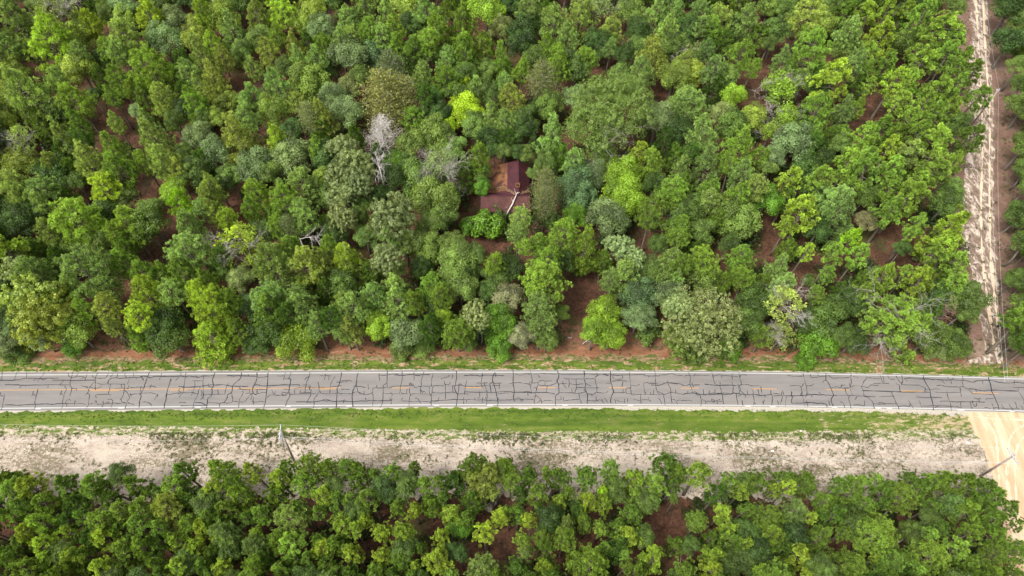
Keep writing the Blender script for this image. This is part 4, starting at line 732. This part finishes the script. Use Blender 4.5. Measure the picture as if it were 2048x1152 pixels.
def plant(it):
    pr = it['pr']; nm_, cat = CAT[it['k']]
    if it.get('fill'): nm_, cat = ('understorey_pine', 'small pine') if it['k'] in 'pq' else ('understorey_tree', 'small broadleaf')
    side = 'south' if it['py'] > 880 else ('east' if it['px'] > 2010 else 'north')
    e = obj(nm_, None, loc=(it['x'], it['y'], 0), label=it['label'], cat=cat, group=cat + 's in the ' + side + ' wood')
    e.rotation_euler = (random.gauss(0, .035), random.gauss(0, .035), random.uniform(0, 6.283))
    sz = it['H'] / pr.H
    if it['k'] in 'bDSTRW': e.scale = (it['s'],) * 3
    else:
        # crown keeps its own proportions and sits at the top of a taller or shorter trunk
        e.scale = (1, 1, 1)
    full = it['k'] in 'bDSTRW'
    tr = obj('trunk', pr.trunk, e)
    col = tint((.150, .200, .062) if it['k'] in 'mM' and it['c'] == 'o' else COL[it['c']][1], it['label'], .13)
    kf = 1.04 if it['py'] > 900 else 1.12
    if it['c'] in 'yu' and it['k'] == 'q': kf *= .92
    col = (col[0] * kf * (1.06 if it['c'] in 'bdk' else .98), col[1] * kf * .98, col[2] * kf * (.85 if it['c'] in 'bd' else 1.15), 1)
    jr = random.Random(it['label'] + 'j'); jx, jy, jz = jr.uniform(.88, 1.13), jr.uniform(.88, 1.13), jr.uniform(.85, 1.15)
    if it['k'] == 'p': jz *= 1.24; jx *= .93; jy *= .93
    if it['k'] == 'q': jz *= 1.1; jx *= .95; jy *= .95
    for nm2, me in (('crown', pr.crown), ('bare_branches', pr.dead)):
        if me is None: continue
        o = obj(nm2, me, e); o.color = col
        if not full:
            o.scale = (it['s'] * jx, it['s'] * jy, it['s'] * jz); o.location = (0, 0, it['H'] - pr.H * it['s'] * jz)
    if not full:
        tr.scale = (it['s'] * jx, it['s'] * jy, it['s'] * jz); tr.location = (0, 0, it['H'] - pr.H * it['s'] * jz)
        if tr.location.z > 0: tr.scale = (it['s'] * jx, it['s'] * jy, it['H'] / pr.H); tr.location = (0, 0, 0)
    return e
for it in insts: plant(it)

# ---------------------------------------------- low growth under the trees
def mass(name, spots, mesh_src, m, label=None):
    """many small plants of one kind joined into one mesh; spots: x, y, z, scale, colour attribute"""
    n = len(mesh_src.vertices); co = np.empty(n * 3, np.float32); mesh_src.vertices.foreach_get('co', co); co = co.reshape(-1, 3)
    k = len(mesh_src.polygons); fi = np.arange(k * 4, dtype=np.int32).reshape(-1, 4)
    var = np.empty(n, np.float32); mesh_src.attributes['var'].data.foreach_get('value', var)
    vs = []; fs = []; av = []
    for i, (x, y, z, s, cv) in enumerate(spots):
        a = random.uniform(0, 6.283); R_ = np.array([[math.cos(a), -math.sin(a), 0], [math.sin(a), math.cos(a), 0], [0, 0, 1]])
        vs.append(co @ R_.T * s + np.array([x, y, z])); fs.append(fi + i * n); av.append(np.clip(var + cv, 0, 1))
    o = obj(name, mk_mesh(name, np.concatenate(vs), np.concatenate(fs), [m], {'var': np.concatenate(av), 'tip': np.zeros(n * len(spots))}), kind='stuff')
    return o
ur = np.random.default_rng(5)
def low_plant(seed, R, H, n, leaf):
    r = np.random.default_rng(seed); d = unit(r.normal(size=(n, 3)) + np.array([0, 0, .5])); d[:, 2] = np.abs(d[:, 2])
    p = d * r.uniform(.45, 1, (n, 1)) * np.array([R, R, H]) 
    v, f, a, t = cards(p, d + r.normal(0, .5, (n, 3)), leaf, leaf * .7, r); return mk_mesh('low_plant', v, f, [M_leaf], {'var': a, 'tip': t})
def in_clear(x, y, k=1.0):
    px, py = pix(x, y, 0); return any(((px - a) / (c_ * k)) ** 2 + ((py - b_) / (d_ * k)) ** 2 < 1 for a, b_, c_, d_ in CLEAR)
spots = []; 
while len(spots) < 900:
    px, py = ur.uniform(-120, 1915), ur.uniform(-60, 692)
    x, y, _ = P(px, py)
    if y > 165 or in_clear(x, y, 1.15): continue
    spots.append((x, y, 0, ur.uniform(.7, 1.7), ur.normal(0, .15)))
while len(spots) < 1010:
    px, py = ur.uniform(2040, 2180), ur.uniform(-40, 700); x, y, _ = P(px, py); spots.append((x, y, 0, ur.uniform(.7, 1.4), ur.normal(0, .15)))
o = mass('undergrowth_north', spots, low_plant(1, 1.5, 2.4, 170, .34), M_leaf); o.color = (.034, .075, .012, 1)
spots = []
while len(spots) < 330:
    px, py = ur.uniform(-100, 1990), ur.uniform(990, 1260); x, y, _ = P(px, py)
    if in_clear(x, y): continue
    spots.append((x, y, 0, ur.uniform(.5, 1.3), ur.normal(0, .15)))
o = mass('undergrowth_south', spots, low_plant(2, 1.5, 1.8, 190, .32), M_leaf); o.color = (.03, .07, .01, 1)
# weeds on the sand strip, the verges and the corridor
spots = []
for _ in range(6500):
    px = ur.uniform(-60, 1960); py = ur.uniform(866, 985)
    if ur.random() < .35: py = 866 + abs(ur.normal(0, 10))
    x, y, _z = P(px, py)
    q = math.sin(x * .35 + 2 * math.sin(y * .5)) + math.sin(x * .13 + 1.3) + ur.normal(0, .6)
    if q < .2: continue
    if px > 1925 + (py - 826) * .42: continue
    spots.append((x, y, .01, ur.uniform(.35, 1.5), ur.normal(0, .35)))
o = mass('weeds_on_sand', spots, low_plant(3, .28, .2, 14, .16), M_leaf); o.color = (.13, .15, .05, 1)
spots = []
for _ in range(4200):
    x = ur.uniform(-95, 92); a = ur.random()
    if a < .45: y = float(F_top(x)) + abs(ur.normal(.1, .9)) + .15
    elif a < .8: y = float(F_bot(x)) - .55 - abs(ur.normal(0, .8))
    else: y = float(F_s1(x)) + ur.normal(-.2, .8)
    if x > XE - 1 and y < float(F_bot(x)): continue
    spots.append((x, y, .012, ur.uniform(.3, .9), ur.normal(0, .2)))
o = mass('verge_weeds', spots, low_plant(4, .28, .16, 14, .15), M_leaf); o.color = (.10, .18, .02, 1)
spots = []
for _ in range(1500):
    px = ur.uniform(1930, 2090); py = ur.uniform(-20, 715); x, y, _z = P(px, py)
    if 1945 < px < 1995 and ur.random() < .7: continue
    spots.append((x, y, .01, ur.uniform(.4, 1.8), ur.normal(0, .25)))
for _ in range(900):
    x = ur.uniform(-95, 92); y = float(F_top(x)) + ur.uniform(1.4, 6.5); spots.append((x, y, .01, ur.uniform(.3, 1.3), ur.normal(0, .25)))
o = mass('weeds_on_cleared_ground', spots, low_plant(6, .28, .22, 14, .16), M_leaf); o.color = (.11, .13, .04, 1)

# the wood going on beyond the edges of the photograph: one mass
rs_ = np.random.default_rng(77); pts = []
xc0, xc1 = P(1905, -60)[0] - 2, P(2040, -60)[0] + 1; xs0 = lj[:, 0].min() - 1
while len(pts) < 1250:
    x, y = rs_.uniform(-150, 150), rs_.uniform(-35, 190)
    a, b_ = pix(x, y, 10)
    if -46 < a < 2100 and -46 < b_ < 1206: continue
    ft_ = float(F_top(x))
    if ft_ - 26 < y < ft_ + 7: continue
    if y > ft_ and xc0 < x < xc1: continue
    if y < ft_ and xs0 < x < xs0 + 17: continue
    if any((x - q[0]) ** 2 + (y - q[1]) ** 2 < 7 for q in pts): continue
    pts.append((x, y, 0.0))
me = bpy.data.meshes.new('surrounding_wood'); me.from_pydata(pts, [], [])
sw = obj('surrounding_wood', me, kind='stuff'); sw.color = (.12, .185, .035, 1)
src = [o for o in bpy.data.objects if o.name.split('.')[0] == 'crown' and o.data in [p_.crown for p_ in PR['p'][:3]]]
tree = bpy.data.node_groups.new('scatter_crowns', 'GeometryNodeTree')
tree.interface.new_socket('Geometry', in_out='INPUT', socket_type='NodeSocketGeometry'); tree.interface.new_socket('Geometry', in_out='OUTPUT', socket_type='NodeSocketGeometry')
gi = tree.nodes.new('NodeGroupInput'); go = tree.nodes.new('NodeGroupOutput'); jn = tree.nodes.new('GeometryNodeJoinGeometry')
seen_ = []
for k, pp in enumerate([PR['p'][0], PR['p'][2], PR['o'][0], PR['q'][1]]):
    so = next(o for o in bpy.data.objects if o.data is pp.crown)
    oi = tree.nodes.new('GeometryNodeObjectInfo'); oi.inputs['Object'].default_value = so; oi.transform_space = 'ORIGINAL'
    ip = tree.nodes.new('GeometryNodeInstanceOnPoints'); tree.links.new(gi.outputs[0], ip.inputs['Points']); tree.links.new(oi.outputs['Geometry'], ip.inputs['Instance'])
    ix = tree.nodes.new('GeometryNodeInputIndex'); md = tree.nodes.new('ShaderNodeMath'); md.operation = 'MODULO'; md.inputs[1].default_value = 4; tree.links.new(ix.outputs[0], md.inputs[0])
    cp = tree.nodes.new('FunctionNodeCompare'); cp.inputs[1].default_value = k; cp.operation = 'EQUAL'; cp.inputs['Epsilon'].default_value = .1; tree.links.new(md.outputs[0], cp.inputs[0]); tree.links.new(cp.outputs[0], ip.inputs['Selection'])
    for nm_, lo, hi in (('Rotation', (0, 0, 0), (.05, .05, 6.283)), ('Scale', (.95,) * 3, (1.35, 1.35, 1.15))):
        rv = tree.nodes.new('FunctionNodeRandomValue'); rv.data_type = 'FLOAT_VECTOR'; rv.inputs[0].default_value = lo; rv.inputs[1].default_value = hi; rv.inputs['Seed'].default_value = k + 5
        tree.links.new(rv.outputs[0], ip.inputs[nm_])
    tree.links.new(ip.outputs[0], jn.inputs[0])
tree.links.new(jn.outputs[0], go.inputs[0])
gm_ = sw.modifiers.new('scatter', 'NODES'); gm_.node_group = tree
# ------------------------------------------------------------ the house in the wood
def metal(name, stops, sc=.9, rough=.6):
    stops = [(p_, tuple(q * .62 for q in c_)) for p_, c_ in stops]
    m, nt, b = mat(name); p = pos(nt, 1, 1, 1)
    c = ramp(nt, noise(nt, p, sc, 8, .7, .8), stops)
    c = mixc(nt, .6, c, ramp(nt, noise(nt, pos(nt, 6, .5, 1), 2, 4, .6), [(.3, (.75, .75, .75)), (.7, (1.15, 1.15, 1.15))]), 'MULTIPLY')
    nt.links.new(c, b.inputs['Base Color']); b.inputs['Roughness'].default_value = rough; b.inputs['Metallic'].default_value = .15
    bump(nt, b, noise(nt, pos(nt), 12, 4), .3, .02); return m
M_rsouth = metal('rusted_sheet_pinkish', [(.3, (.085, .03, .028)), (.5, (.13, .045, .042)), (.72, (.20, .085, .06))], .5)
M_rdark = metal('rusted_sheet_maroon', [(.3, (.06, .018, .025)), (.6, (.115, .032, .042)), (.8, (.17, .05, .04))], .6)
M_rorange = metal('rusted_sheet_orange', [(.40, (.07, .032, .034)), (.48, (.19, .078, .042)), (.57, (.36, .165, .07)), (.8, (.31, .13, .065))], .55)
M_debris = metal('leaf_litter_and_rust', [(.4, (.20, .09, .045)), (.6, (.5, .33, .2))], 2.5, .9)
m, nt, b = mat('weathered_boards'); M_board = m
nt.links.new(ramp(nt, noise(nt, pos(nt, 4, 4, .5), 3, 5), [(.3, (.12, .09, .07)), (.7, (.26, .21, .17))]), b.inputs['Base Color']); b.inputs['Roughness'].default_value = .9
house = obj('abandoned_house', None, loc=P(1010, 380, 0), label='abandoned house with rusted maroon metal roof and a fallen trunk lying on it', cat='house')
HB = Vector(house.location)
def hp(px, py, z): return Vector(P(px, py, z)) - HB
zr, ze = 5.2, 3.2
rl, rr_ = hp(961.5, 391, zr), hp(1060, 391, zr)
el, er = hp(962.5, 424.5, ze), hp(1061, 424.5, ze)
yr = (rl.y + rr_.y) / 2; ye = (el.y + er.y) / 2; xl, xr = rl.x, rr_.x
yn = yr + (yr - ye) * 1.0
def sheet(a, b_, c, d, m, name='roof_sheet', thick=.03, ribs=4, lift=0.0, sag=0.0):
    """a corrugated metal sheet between four corners; ribs run from a-b side to d-c side (slope)"""
    a, b_, c, d = map(Vector, (a, b_, c, d)); mb = MB(); nrm = (b_ - a).cross(d - a).normalized()
    if nrm.z < 0: nrm = -nrm
    v = []; K = ribs * 2
    for i in range(K + 1):
        t = i / K; up = (.035 if i % 2 else 0) + lift
        top = a.lerp(b_, t) + nrm * up; bot = d.lerp(c, t) + nrm * up; mid = (top + bot) / 2 - nrm * sag
        v += [top, mid, bot]
    f = []
    for i in range(K):
        for j in range(2): f.append([i * 3 + j, i * 3 + j + 1, i * 3 + j + 4, i * 3 + j + 3])
    mb.add(v, f); o = obj(name, mb.mesh(name, [m]), house)
    so = o.modifiers.new('thickness', 'SOLIDIFY'); so.thickness = thick; so.offset = -1
    return o
rh = random.Random(3)
nS = 11
for i in range(nS):                                   # south slope
    x0 = xl + (xr - xl) * i / nS; x1 = xl + (xr - xl) * (i + 1) / nS - .015
    j = rh.uniform(-.06, .06)
    sheet((x0, yr, zr), (x1, yr, zr), (x1, ye + j, ze), (x0, ye + j, ze), M_rsouth, lift=.004 * (i % 2), sag=rh.uniform(0, .03))
for i in range(nS):                                   # north slope
    x0 = xl + (xr - xl) * i / nS; x1 = xl + (xr - xl) * (i + 1) / nS - .015
    sheet((x0, yr + .01, zr), (x1, yr + .01, zr), (x1, yn, ze), (x0, yn, ze), M_rdark, lift=.004 * (i % 2))
# north wing: ridge runs north, long west slope, short steep east slope
pk = hp(1036.5, 320, 5.5); ps = hp(1037.5, 388, 5.5); wl_ = hp(966, 334, 2.9); er2 = hp(1058.5, 332, 3.5)
xw = wl_.x; xe = er2.x; xk = pk.x; yN = hp(1000, 330, 4.4).y; yK = pk.y; yE = er2.y
nW = 9; y1 = yr - .05
for i in range(nW):
    t0 = i / nW; t1 = (i + 1) / nW
    def yk(t): return y1 + (yK - y1) * t
    def yw(t): return y1 + (wl_.y - y1) * t
    sagz = .28 * math.sin(math.pi * (i + .5) / nW)
    a = Vector((xk, yk(t0), 5.45)); b_ = Vector((xk, yk(t1) - .015, 5.45)); c_ = Vector((xw, yw(t1) - .015, 2.9)); d_ = Vector((xw, yw(t0), 2.9))
    ka = .30; m1 = a.lerp(d_, ka); m2 = b_.lerp(c_, ka); dz = Vector((0, 0, -.12))
    sheet(a, b_, m2 + dz, m1 + dz, M_rdark, ribs=3, lift=.004 * (i % 2))
    sheet(m1 + dz, m2 + dz, c_, d_, M_rorange if i > 1 else M_rdark, ribs=3, lift=.006 * (i % 2), sag=.10 + rh.uniform(0, .08))
nE = 8
for i in range(nE):
    t0 = i / nE; t1 = (i + 1) / nE
    sheet((xk, y1 + (yK - y1) * t0, 5.45), (xk, y1 + (yK - y1) * t1 - .015, 5.45), (xe, y1 + (yE - y1) * t1 - .015, 3.5), (xe, y1 + (yE - y1) * t0, 3.5), M_rdark, ribs=3, lift=.004 * (i % 2))
rc = MB(); rc.box(((xl + xr) / 2, yr, zr + .05), (xr - xl + .1, .3, .05)); obj('ridge_cap', rc.mesh('ridge_cap', [M_rdark]), house)
rc = MB(); rc.box((xk, (y1 + yK) / 2, 5.5), (.3, abs(yK - y1) + .1, .05)); obj('ridge_cap', rc.mesh('ridge_cap', [M_rdark]), house)
# walls
def wall(x0, y0, x1, y1_, z1, name='wall', apex=None):
    mb = MB(); d = Vector((x1 - x0, y1_ - y0, 0)); n = Vector((-d.y, d.x, 0)).normalized() * .08
    pr_ = [Vector((x0, y0, 0)), Vector((x1, y1_, 0)), Vector((x1, y1_, z1))] + ([Vector(apex)] if apex else []) + [Vector((x0, y0, z1))]
    k = len(pr_); v = [p - n for p in pr_] + [p + n for p in pr_]
    f = [list(range(k))[::-1], [k + i for i in range(k)]] + [[i, (i + 1) % k, k + (i + 1) % k, k + i] for i in range(k)]
    mb.add(v, f); return obj(name, mb.mesh(name, [M_board]), house)
ins = .35
wall(xl + ins, ye + .35, xr - ins, ye + .35, ze - .1)
wall(xl + ins, yn - .3, xl + ins, ye + .45, ze - .1, apex=(xl + ins, yr, zr - .15)); wall(xr - ins, ye + .45, xr - ins, yn - .3, ze - .1, apex=(xr - ins, yr, zr - .15))
wall(xw + ins, wl_.y - .5, xe - ins, wl_.y - .5, 2.75, apex=(xk, wl_.y - .5, 5.2)); wall(xw + ins, yn, xw + ins, wl_.y - .6, 2.75); wall(xe - ins, wl_.y - .6, xe - ins, yn, 3.4)
# broken chimney opening with rusty rim
ch = hp(1035.5, 370, 5.9); M_hole = mat('opening_shade')[0]; M_hole.node_tree.nodes['Principled BSDF'].inputs['Base Color'].default_value = (.008, .007, .007, 1)
M_rim = metal('orange_rust_rim', [(.3, (.22, .08, .04)), (.7, (.5, .25, .12))], 3)
mb = MB(); hw, hh = .36, .28
for sx, sy, wx, wy in ((0, hh, 2 * hw + .16, .12), (0, -hh, 2 * hw - .1, .12), (hw, 0, .12, 2 * hh - .13), (-hw, 0, .12, 2 * hh - .13)):
    mb.box((ch.x + sx, ch.y + sy, 5.35 + .25 * (sy > 0)), (wx, wy, .8 + rh.uniform(0, .25)))
cho = obj('chimney', mb.mesh('chimney', [M_rim]), house)
mb = MB(); mb.box((ch.x, ch.y, 5.15), (2 * hw - .13, 2 * hh - .13, .9)); obj('dark_inside', mb.mesh('dark_inside', [M_hole]), cho)  # solid black block paints the shade inside the opening
# litter caught in the valleys
def litter(pts, wd, zf, seed):
    r = np.random.default_rng(seed); ps = []; 
    for a, b_ in zip(pts[:-1], pts[1:]):
        for k in range(70):
            t = r.random(); q = Vector(a).lerp(Vector(b_), t); ps.append([q.x + r.normal(0, wd), q.y + r.normal(0, wd), q.z + r.uniform(.03, .16)])
    v, f, a_, t_ = cards(np.array(ps), np.tile([0, 0, 1.], (len(ps), 1)) + r.normal(0, .25, (len(ps), 3)), .34, .2, r)
    o = obj('leaf_litter', mk_mesh('leaf_litter', v, f, [M_debris]), house, kind='stuff')
def zroof(x, y):
    zs = []
    if xl <= x <= xr and ye <= y <= yn: zs.append(zr - abs(y - yr) / (yr - ye) * (zr - ze))
    if xw <= x <= xk: zs.append(5.45 - (xk - x) / (xk - xw) * 2.55 - .1)
    if xk < x <= xe: zs.append(5.45 - (x - xk) / (xe - xk) * 1.95)
    return max(zs) if zs else 3
def onroof(px, py):
    z = 4.5
    for _ in range(6):
        q = hp(px, py, z); z = zroof(q.x, q.y)
    return (q.x, q.y, z)
litter([onroof(*q) for q in ((975, 377), (992, 376), (1008, 376), (1020, 383), (1034, 389), (1046, 386), (1058, 384))], .16, 0, 4)
# trunk fallen against the roof
mb = MB(); r8 = np.random.default_rng(8)
tp = [P(1002, 452, .1), P(1008, 440, 1.9), P(1016, 424, 3.55), P(1025, 408, 4.5), P(1035, 384, 5.95)]
mb.tube(tp, [.19, .17, .15, .13, .08], 7)
ft = obj('fallen_trunk', mb.mesh('fallen_trunk', [M_dead], True), label='pale bare tree trunk fallen across the south slope of the rusted roof', cat='fallen tree')
mb = MB()
for s_, e_ in (((1033, 388, 5.85), (1029, 377, 6.6)), ((1034, 386, 5.9), (1040, 384, 6.3)), ((1026, 404, 4.4), (1023, 396, 5.2)), ((1020, 416, 3.2), (1010, 414, 4.0)), ((1014, 428, 1.9), (1004, 433, 2.4))):
    mb.tube([P(*s_), tuple(np.array(P(*e_)) * .5 + np.array(P(*s_)) * .5 + r8.normal(0, .05, 3)), P(*e_)], [.06, .045, .02], 4)
obj('branch', mb.mesh('branch', [M_dead]), ft)

# ------------------------------------------------------------ utility poles, lines
m, nt, b = mat('pole_wood'); M_pole = m
nt.links.new(ramp(nt, noise(nt, pos(nt, 1, 1, .2), 6, 5), [(.3, (.24, .19, .16)), (.7, (.40, .34, .30))]), b.inputs['Base Color']); b.inputs['Roughness'].default_value = .85
m, nt, b = mat('grey_metal'); M_gm = m; b.inputs['Base Color'].default_value = (.48, .5, .54, 1); b.inputs['Roughness'].default_value = .4; b.inputs['Metallic'].default_value = .3
m, nt, b = mat('aluminium_wire'); M_wire = m; b.inputs['Base Color'].default_value = (.62, .62, .62, 1); b.inputs['Roughness'].default_value = .35; b.inputs['Metallic'].default_value = .4
def pole(base, top, label, arm=None, extras=()):
    base = Vector(base); top = Vector(top)
    e = obj('utility_pole', None, loc=base, label=label, cat='utility pole', group='utility poles')
    t = top - base; mb = MB(); mb.tube([(0, 0, 0), t * .5, t], [.19, .165, .13], 10); obj('post', mb.mesh('post', [M_pole], True), e)
    if arm:
        a, z, L = arm; c_ = t * z; d = Vector((math.cos(a), math.sin(a), 0)); mb = MB()
        R_ = Matrix.Rotation(a, 3, 'Z'); off = Vector((-d.y, d.x, 0)) * .17
        mb.box(c_ + off, (L, .11, .13), R_)
        cr = obj('crossarm', mb.mesh('crossarm', [M_gm]), e)
        for s_ in (-.46, -.18, .46):
            mb = MB(); mb.tube([c_ + off + d * L * s_ + Vector((0, 0, .06)), c_ + off + d * L * s_ + Vector((0, 0, .18)), c_ + off + d * L * s_ + Vector((0, 0, .3))], [.05, .09, .04], 8); obj('insulator', mb.mesh('insulator', [M_gm], True), cr)
        mb = MB()
        for s_ in (-1, 1): mb.tube([c_ + off * .9 + d * L * .3 * s_, c_ - Vector((0, 0, .7)) + off * .75], [.025, .025], 5)
        obj('arm_brace', mb.mesh('arm_brace', [M_gm]), e)
    mb = MB(); mb.tube([t + Vector((0, 0, -.05)), t + Vector((0, 0, .12)), t + Vector((0, 0, .35))], [.05, .08, .03], 8); obj('insulator', mb.mesh('insulator', [M_gm], True), e)
    return e, t
# heights chosen so that base and top fall where the photograph shows them
tA = P(1997, 180, 11); eA, vA = pole(P(1939, 256, 0), tA, 'leaning-looking utility pole on the sandy track at upper right', (math.radians(5), .985, .7))
tB = P(2030, 910, 11); bB = P(1960, 953, 0); eB, vB = pole(bB, tB, 'brown utility pole with slanted crossarm by the sand road at lower right', (math.radians(104), .965, 2.5))
tC = P(561, 861, 11); bC = P(590, 925, 0); eC, vC = pole(bC, tC, 'grey-topped utility pole on the bare sand strip at lower left', (math.radians(96), .95, 2.4))
# transformer and drop cable gear on the left pole
mb = MB(); q = vC * .86 + Vector((-.32, .1, 0)); mb.tube([q + Vector((0, 0, -.45)), q + Vector((0, 0, -.4)), q + Vector((0, 0, .35)), q + Vector((0, 0, .42))], [.2, .25, .25, .15], 12); obj('transformer', mb.mesh('transformer', [M_gm], True), eC)
mb = MB(); mb.tube([vC * .8 + Vector((-.3, 0, 0)), vC * .62 + Vector((-.5, -.3, 0))], [.1, .1], 6); obj('cable_riser', mb.mesh('cable_riser', [M_gm]), eC)
mb = MB(); mb.tube([vB * .93 + Vector((-.1, .25, .2)), vB * .93 + Vector((-.1, .3, .75))], [.07, .1], 8); obj('fuse_switch', mb.mesh('fuse_switch', [M_gm]), eB)
def cable(a, b_, sag, rad, label, n=28, mid=None):
    a = Vector(a); b_ = Vector(b_); mb = MB()
    mb.tube([a.lerp(b_, i / n) - Vector((0, 0, sag * 4 * (i / n) * (1 - i / n))) for i in range(n + 1)], rad, 4, False)
    obj('power_line', mb.mesh('power_line', [M_wire]), label=label, cat='power line', group='overhead wires')
BC = Vector(bC) + vC; BB = Vector(bB) + vB; BA = Vector(P(1939, 256, 0)) + vA
cable(BC + Vector((0, 1.0, -.3)), BB + Vector((-.3, 1.2, -.1)), 1.6, .010, 'overhead wire nearest the road between the two lower poles')
cable(BC + Vector((0, -1.0, -.5)), BB + Vector((.2, -1.2, -.1)), 1.7, .010, 'overhead wire farthest from the road between the two lower poles')
cable(BC + Vector((0, 0, -2.4)), BB + Vector((0, 0, -3.0)), 1.6, .02, 'lowest thick cable between the two lower poles')
cable(BC + Vector((-60, 1.5, .3)), BC + Vector((0, 1.0, -.3)), 1.2, .010, 'overhead wire leaving the left pole leftward, nearest the road')
cable(BC + Vector((-60, -.9, 0)), BC + Vector((0, -1.0, -.5)), 1.3, .010, 'overhead wire leaving the left pole leftward, farthest from the road')
cable(BA + Vector((0, 0, .2)), tuple(Vector(P(1968, -90, 11))), 1.0, .013, 'main overhead wire running up from the sandy track pole')
cable(BA + Vector((-.3, 0, -1.5)), tuple(Vector(P(1955, -90, 9.5))), 1.3, .015, 'lower cable running up beside the sandy track')
cable(BA + Vector((0, 0, .2)), tuple(Vector(P(2016, 760, 10.5))), 1.3, .013, 'main overhead wire running down from the sandy track pole to the road')
cable(BA + Vector((-.3, 0, -1.5)), tuple(Vector(P(2010, 765, 9))), 1.5, .015, 'lower cable running down beside the sandy track')
# small litter on the ground
m, nt, b = mat('white_plastic'); b.inputs['Base Color'].default_value = (.8, .82, .85, 1); M_wp = m
m, nt, b = mat('pale_blue_plastic'); b.inputs['Base Color'].default_value = (.55, .68, .8, 1); M_bp = m
def scrap(px, py, m, label, s=.45):
    r = np.random.default_rng(int(px)); c_ = P(px, py, 0); n = 9; v = [(0, 0, .16 * s)]
    for i in range(n): a = 6.283 * i / n; q = s * r.uniform(.3, .55); v.append((math.cos(a) * q, math.sin(a) * q * .7, .03 + r.uniform(0, .1)))
    for i in range(n): v.append((v[i + 1][0] * .8, v[i + 1][1] * .8, .008))
    f = [[0, i + 1, (i + 1) % n + 1] for i in range(n)] + [[i + 1, n + i + 1, n + (i + 1) % n + 1, (i + 1) % n + 1] for i in range(n)] + [[n + i + 1 for i in range(n)][::-1]]
    obj('litter', mk_mesh('litter', v, f, [m]), loc=c_, label=label, cat='litter', group='scraps of litter')
scrap(1544.5, 902, M_wp, 'crumpled white scrap on the bare sand strip right of the middle', .6)
scrap(1935, 886, M_bp, 'pale blue scrap in the weeds left of the sand road', .6)
scrap(1601, 862, M_wp, 'small white scrap on the green south verge', .35)
scrap(1420, 900, M_bp, 'faint pale scrap among weeds on the bare strip, left of the white one', .3)
# a bare leaning sapling in the lower clearing, standing dead stems
sap = MB(); b0 = Vector(P(1355, 1158, 0)); t0 = Vector(P(1365, 1080, 7)); rs = np.random.default_rng(3)
sap.tube([Vector(), (t0 - b0) * .5 + Vector((.1, 0, 0)), t0 - b0], [.04, .03, .012], 6)
so_ = obj('dead_sapling', None, loc=b0, label='thin bare pale sapling in the red clearing near the bottom', cat='dead sapling'); obj('stem', sap.mesh('stem', [M_dead], True), so_)
tw = MB()
for i in range(7):
    q = (t0 - b0) * (.55 + .06 * i); tw.tube([q, q + Vector(rs.normal(0, .5, 3)) + Vector((0, 0, .5))], [.012, .006], 3, False)
obj('twigs', tw.mesh('twigs', [M_dead]), so_)
# a fallen bare branch by the verge and one in the red gap
for i, (px, py, L, lab) in enumerate([(1165, 688, 2.4, 'bare fallen branch on red soil left of the roadside golden sapling'), (600, 478, 2.5, 'forked white dead branch standing out above the left wood'), (1135, 675, 2, 'small bare branch on the red soil above the verge')]):
    mb = MB(); z = 15.6 if py == 478 else .25; limb(mb, (0, 0, 0), (1, .3, .15), L, .06, 3, np.random.default_rng(20 + i))
    if z > 1: mb.tube([(0, 0, -z + .1), (0, 0, -4), (0, 0, .05)], [.2, .12, .06], 6)
    obj('dead_branch' if z < 1 else 'dead_tree', mb.mesh('branch', [M_dead]), loc=P(px, py, z), label=lab, cat='branch' if z < 1 else 'dead tree')
print('trees', len(insts), 'objects', len(bpy.data.objects), 'tris', sum(len(m.polygons) for m in bpy.data.meshes) * 2)
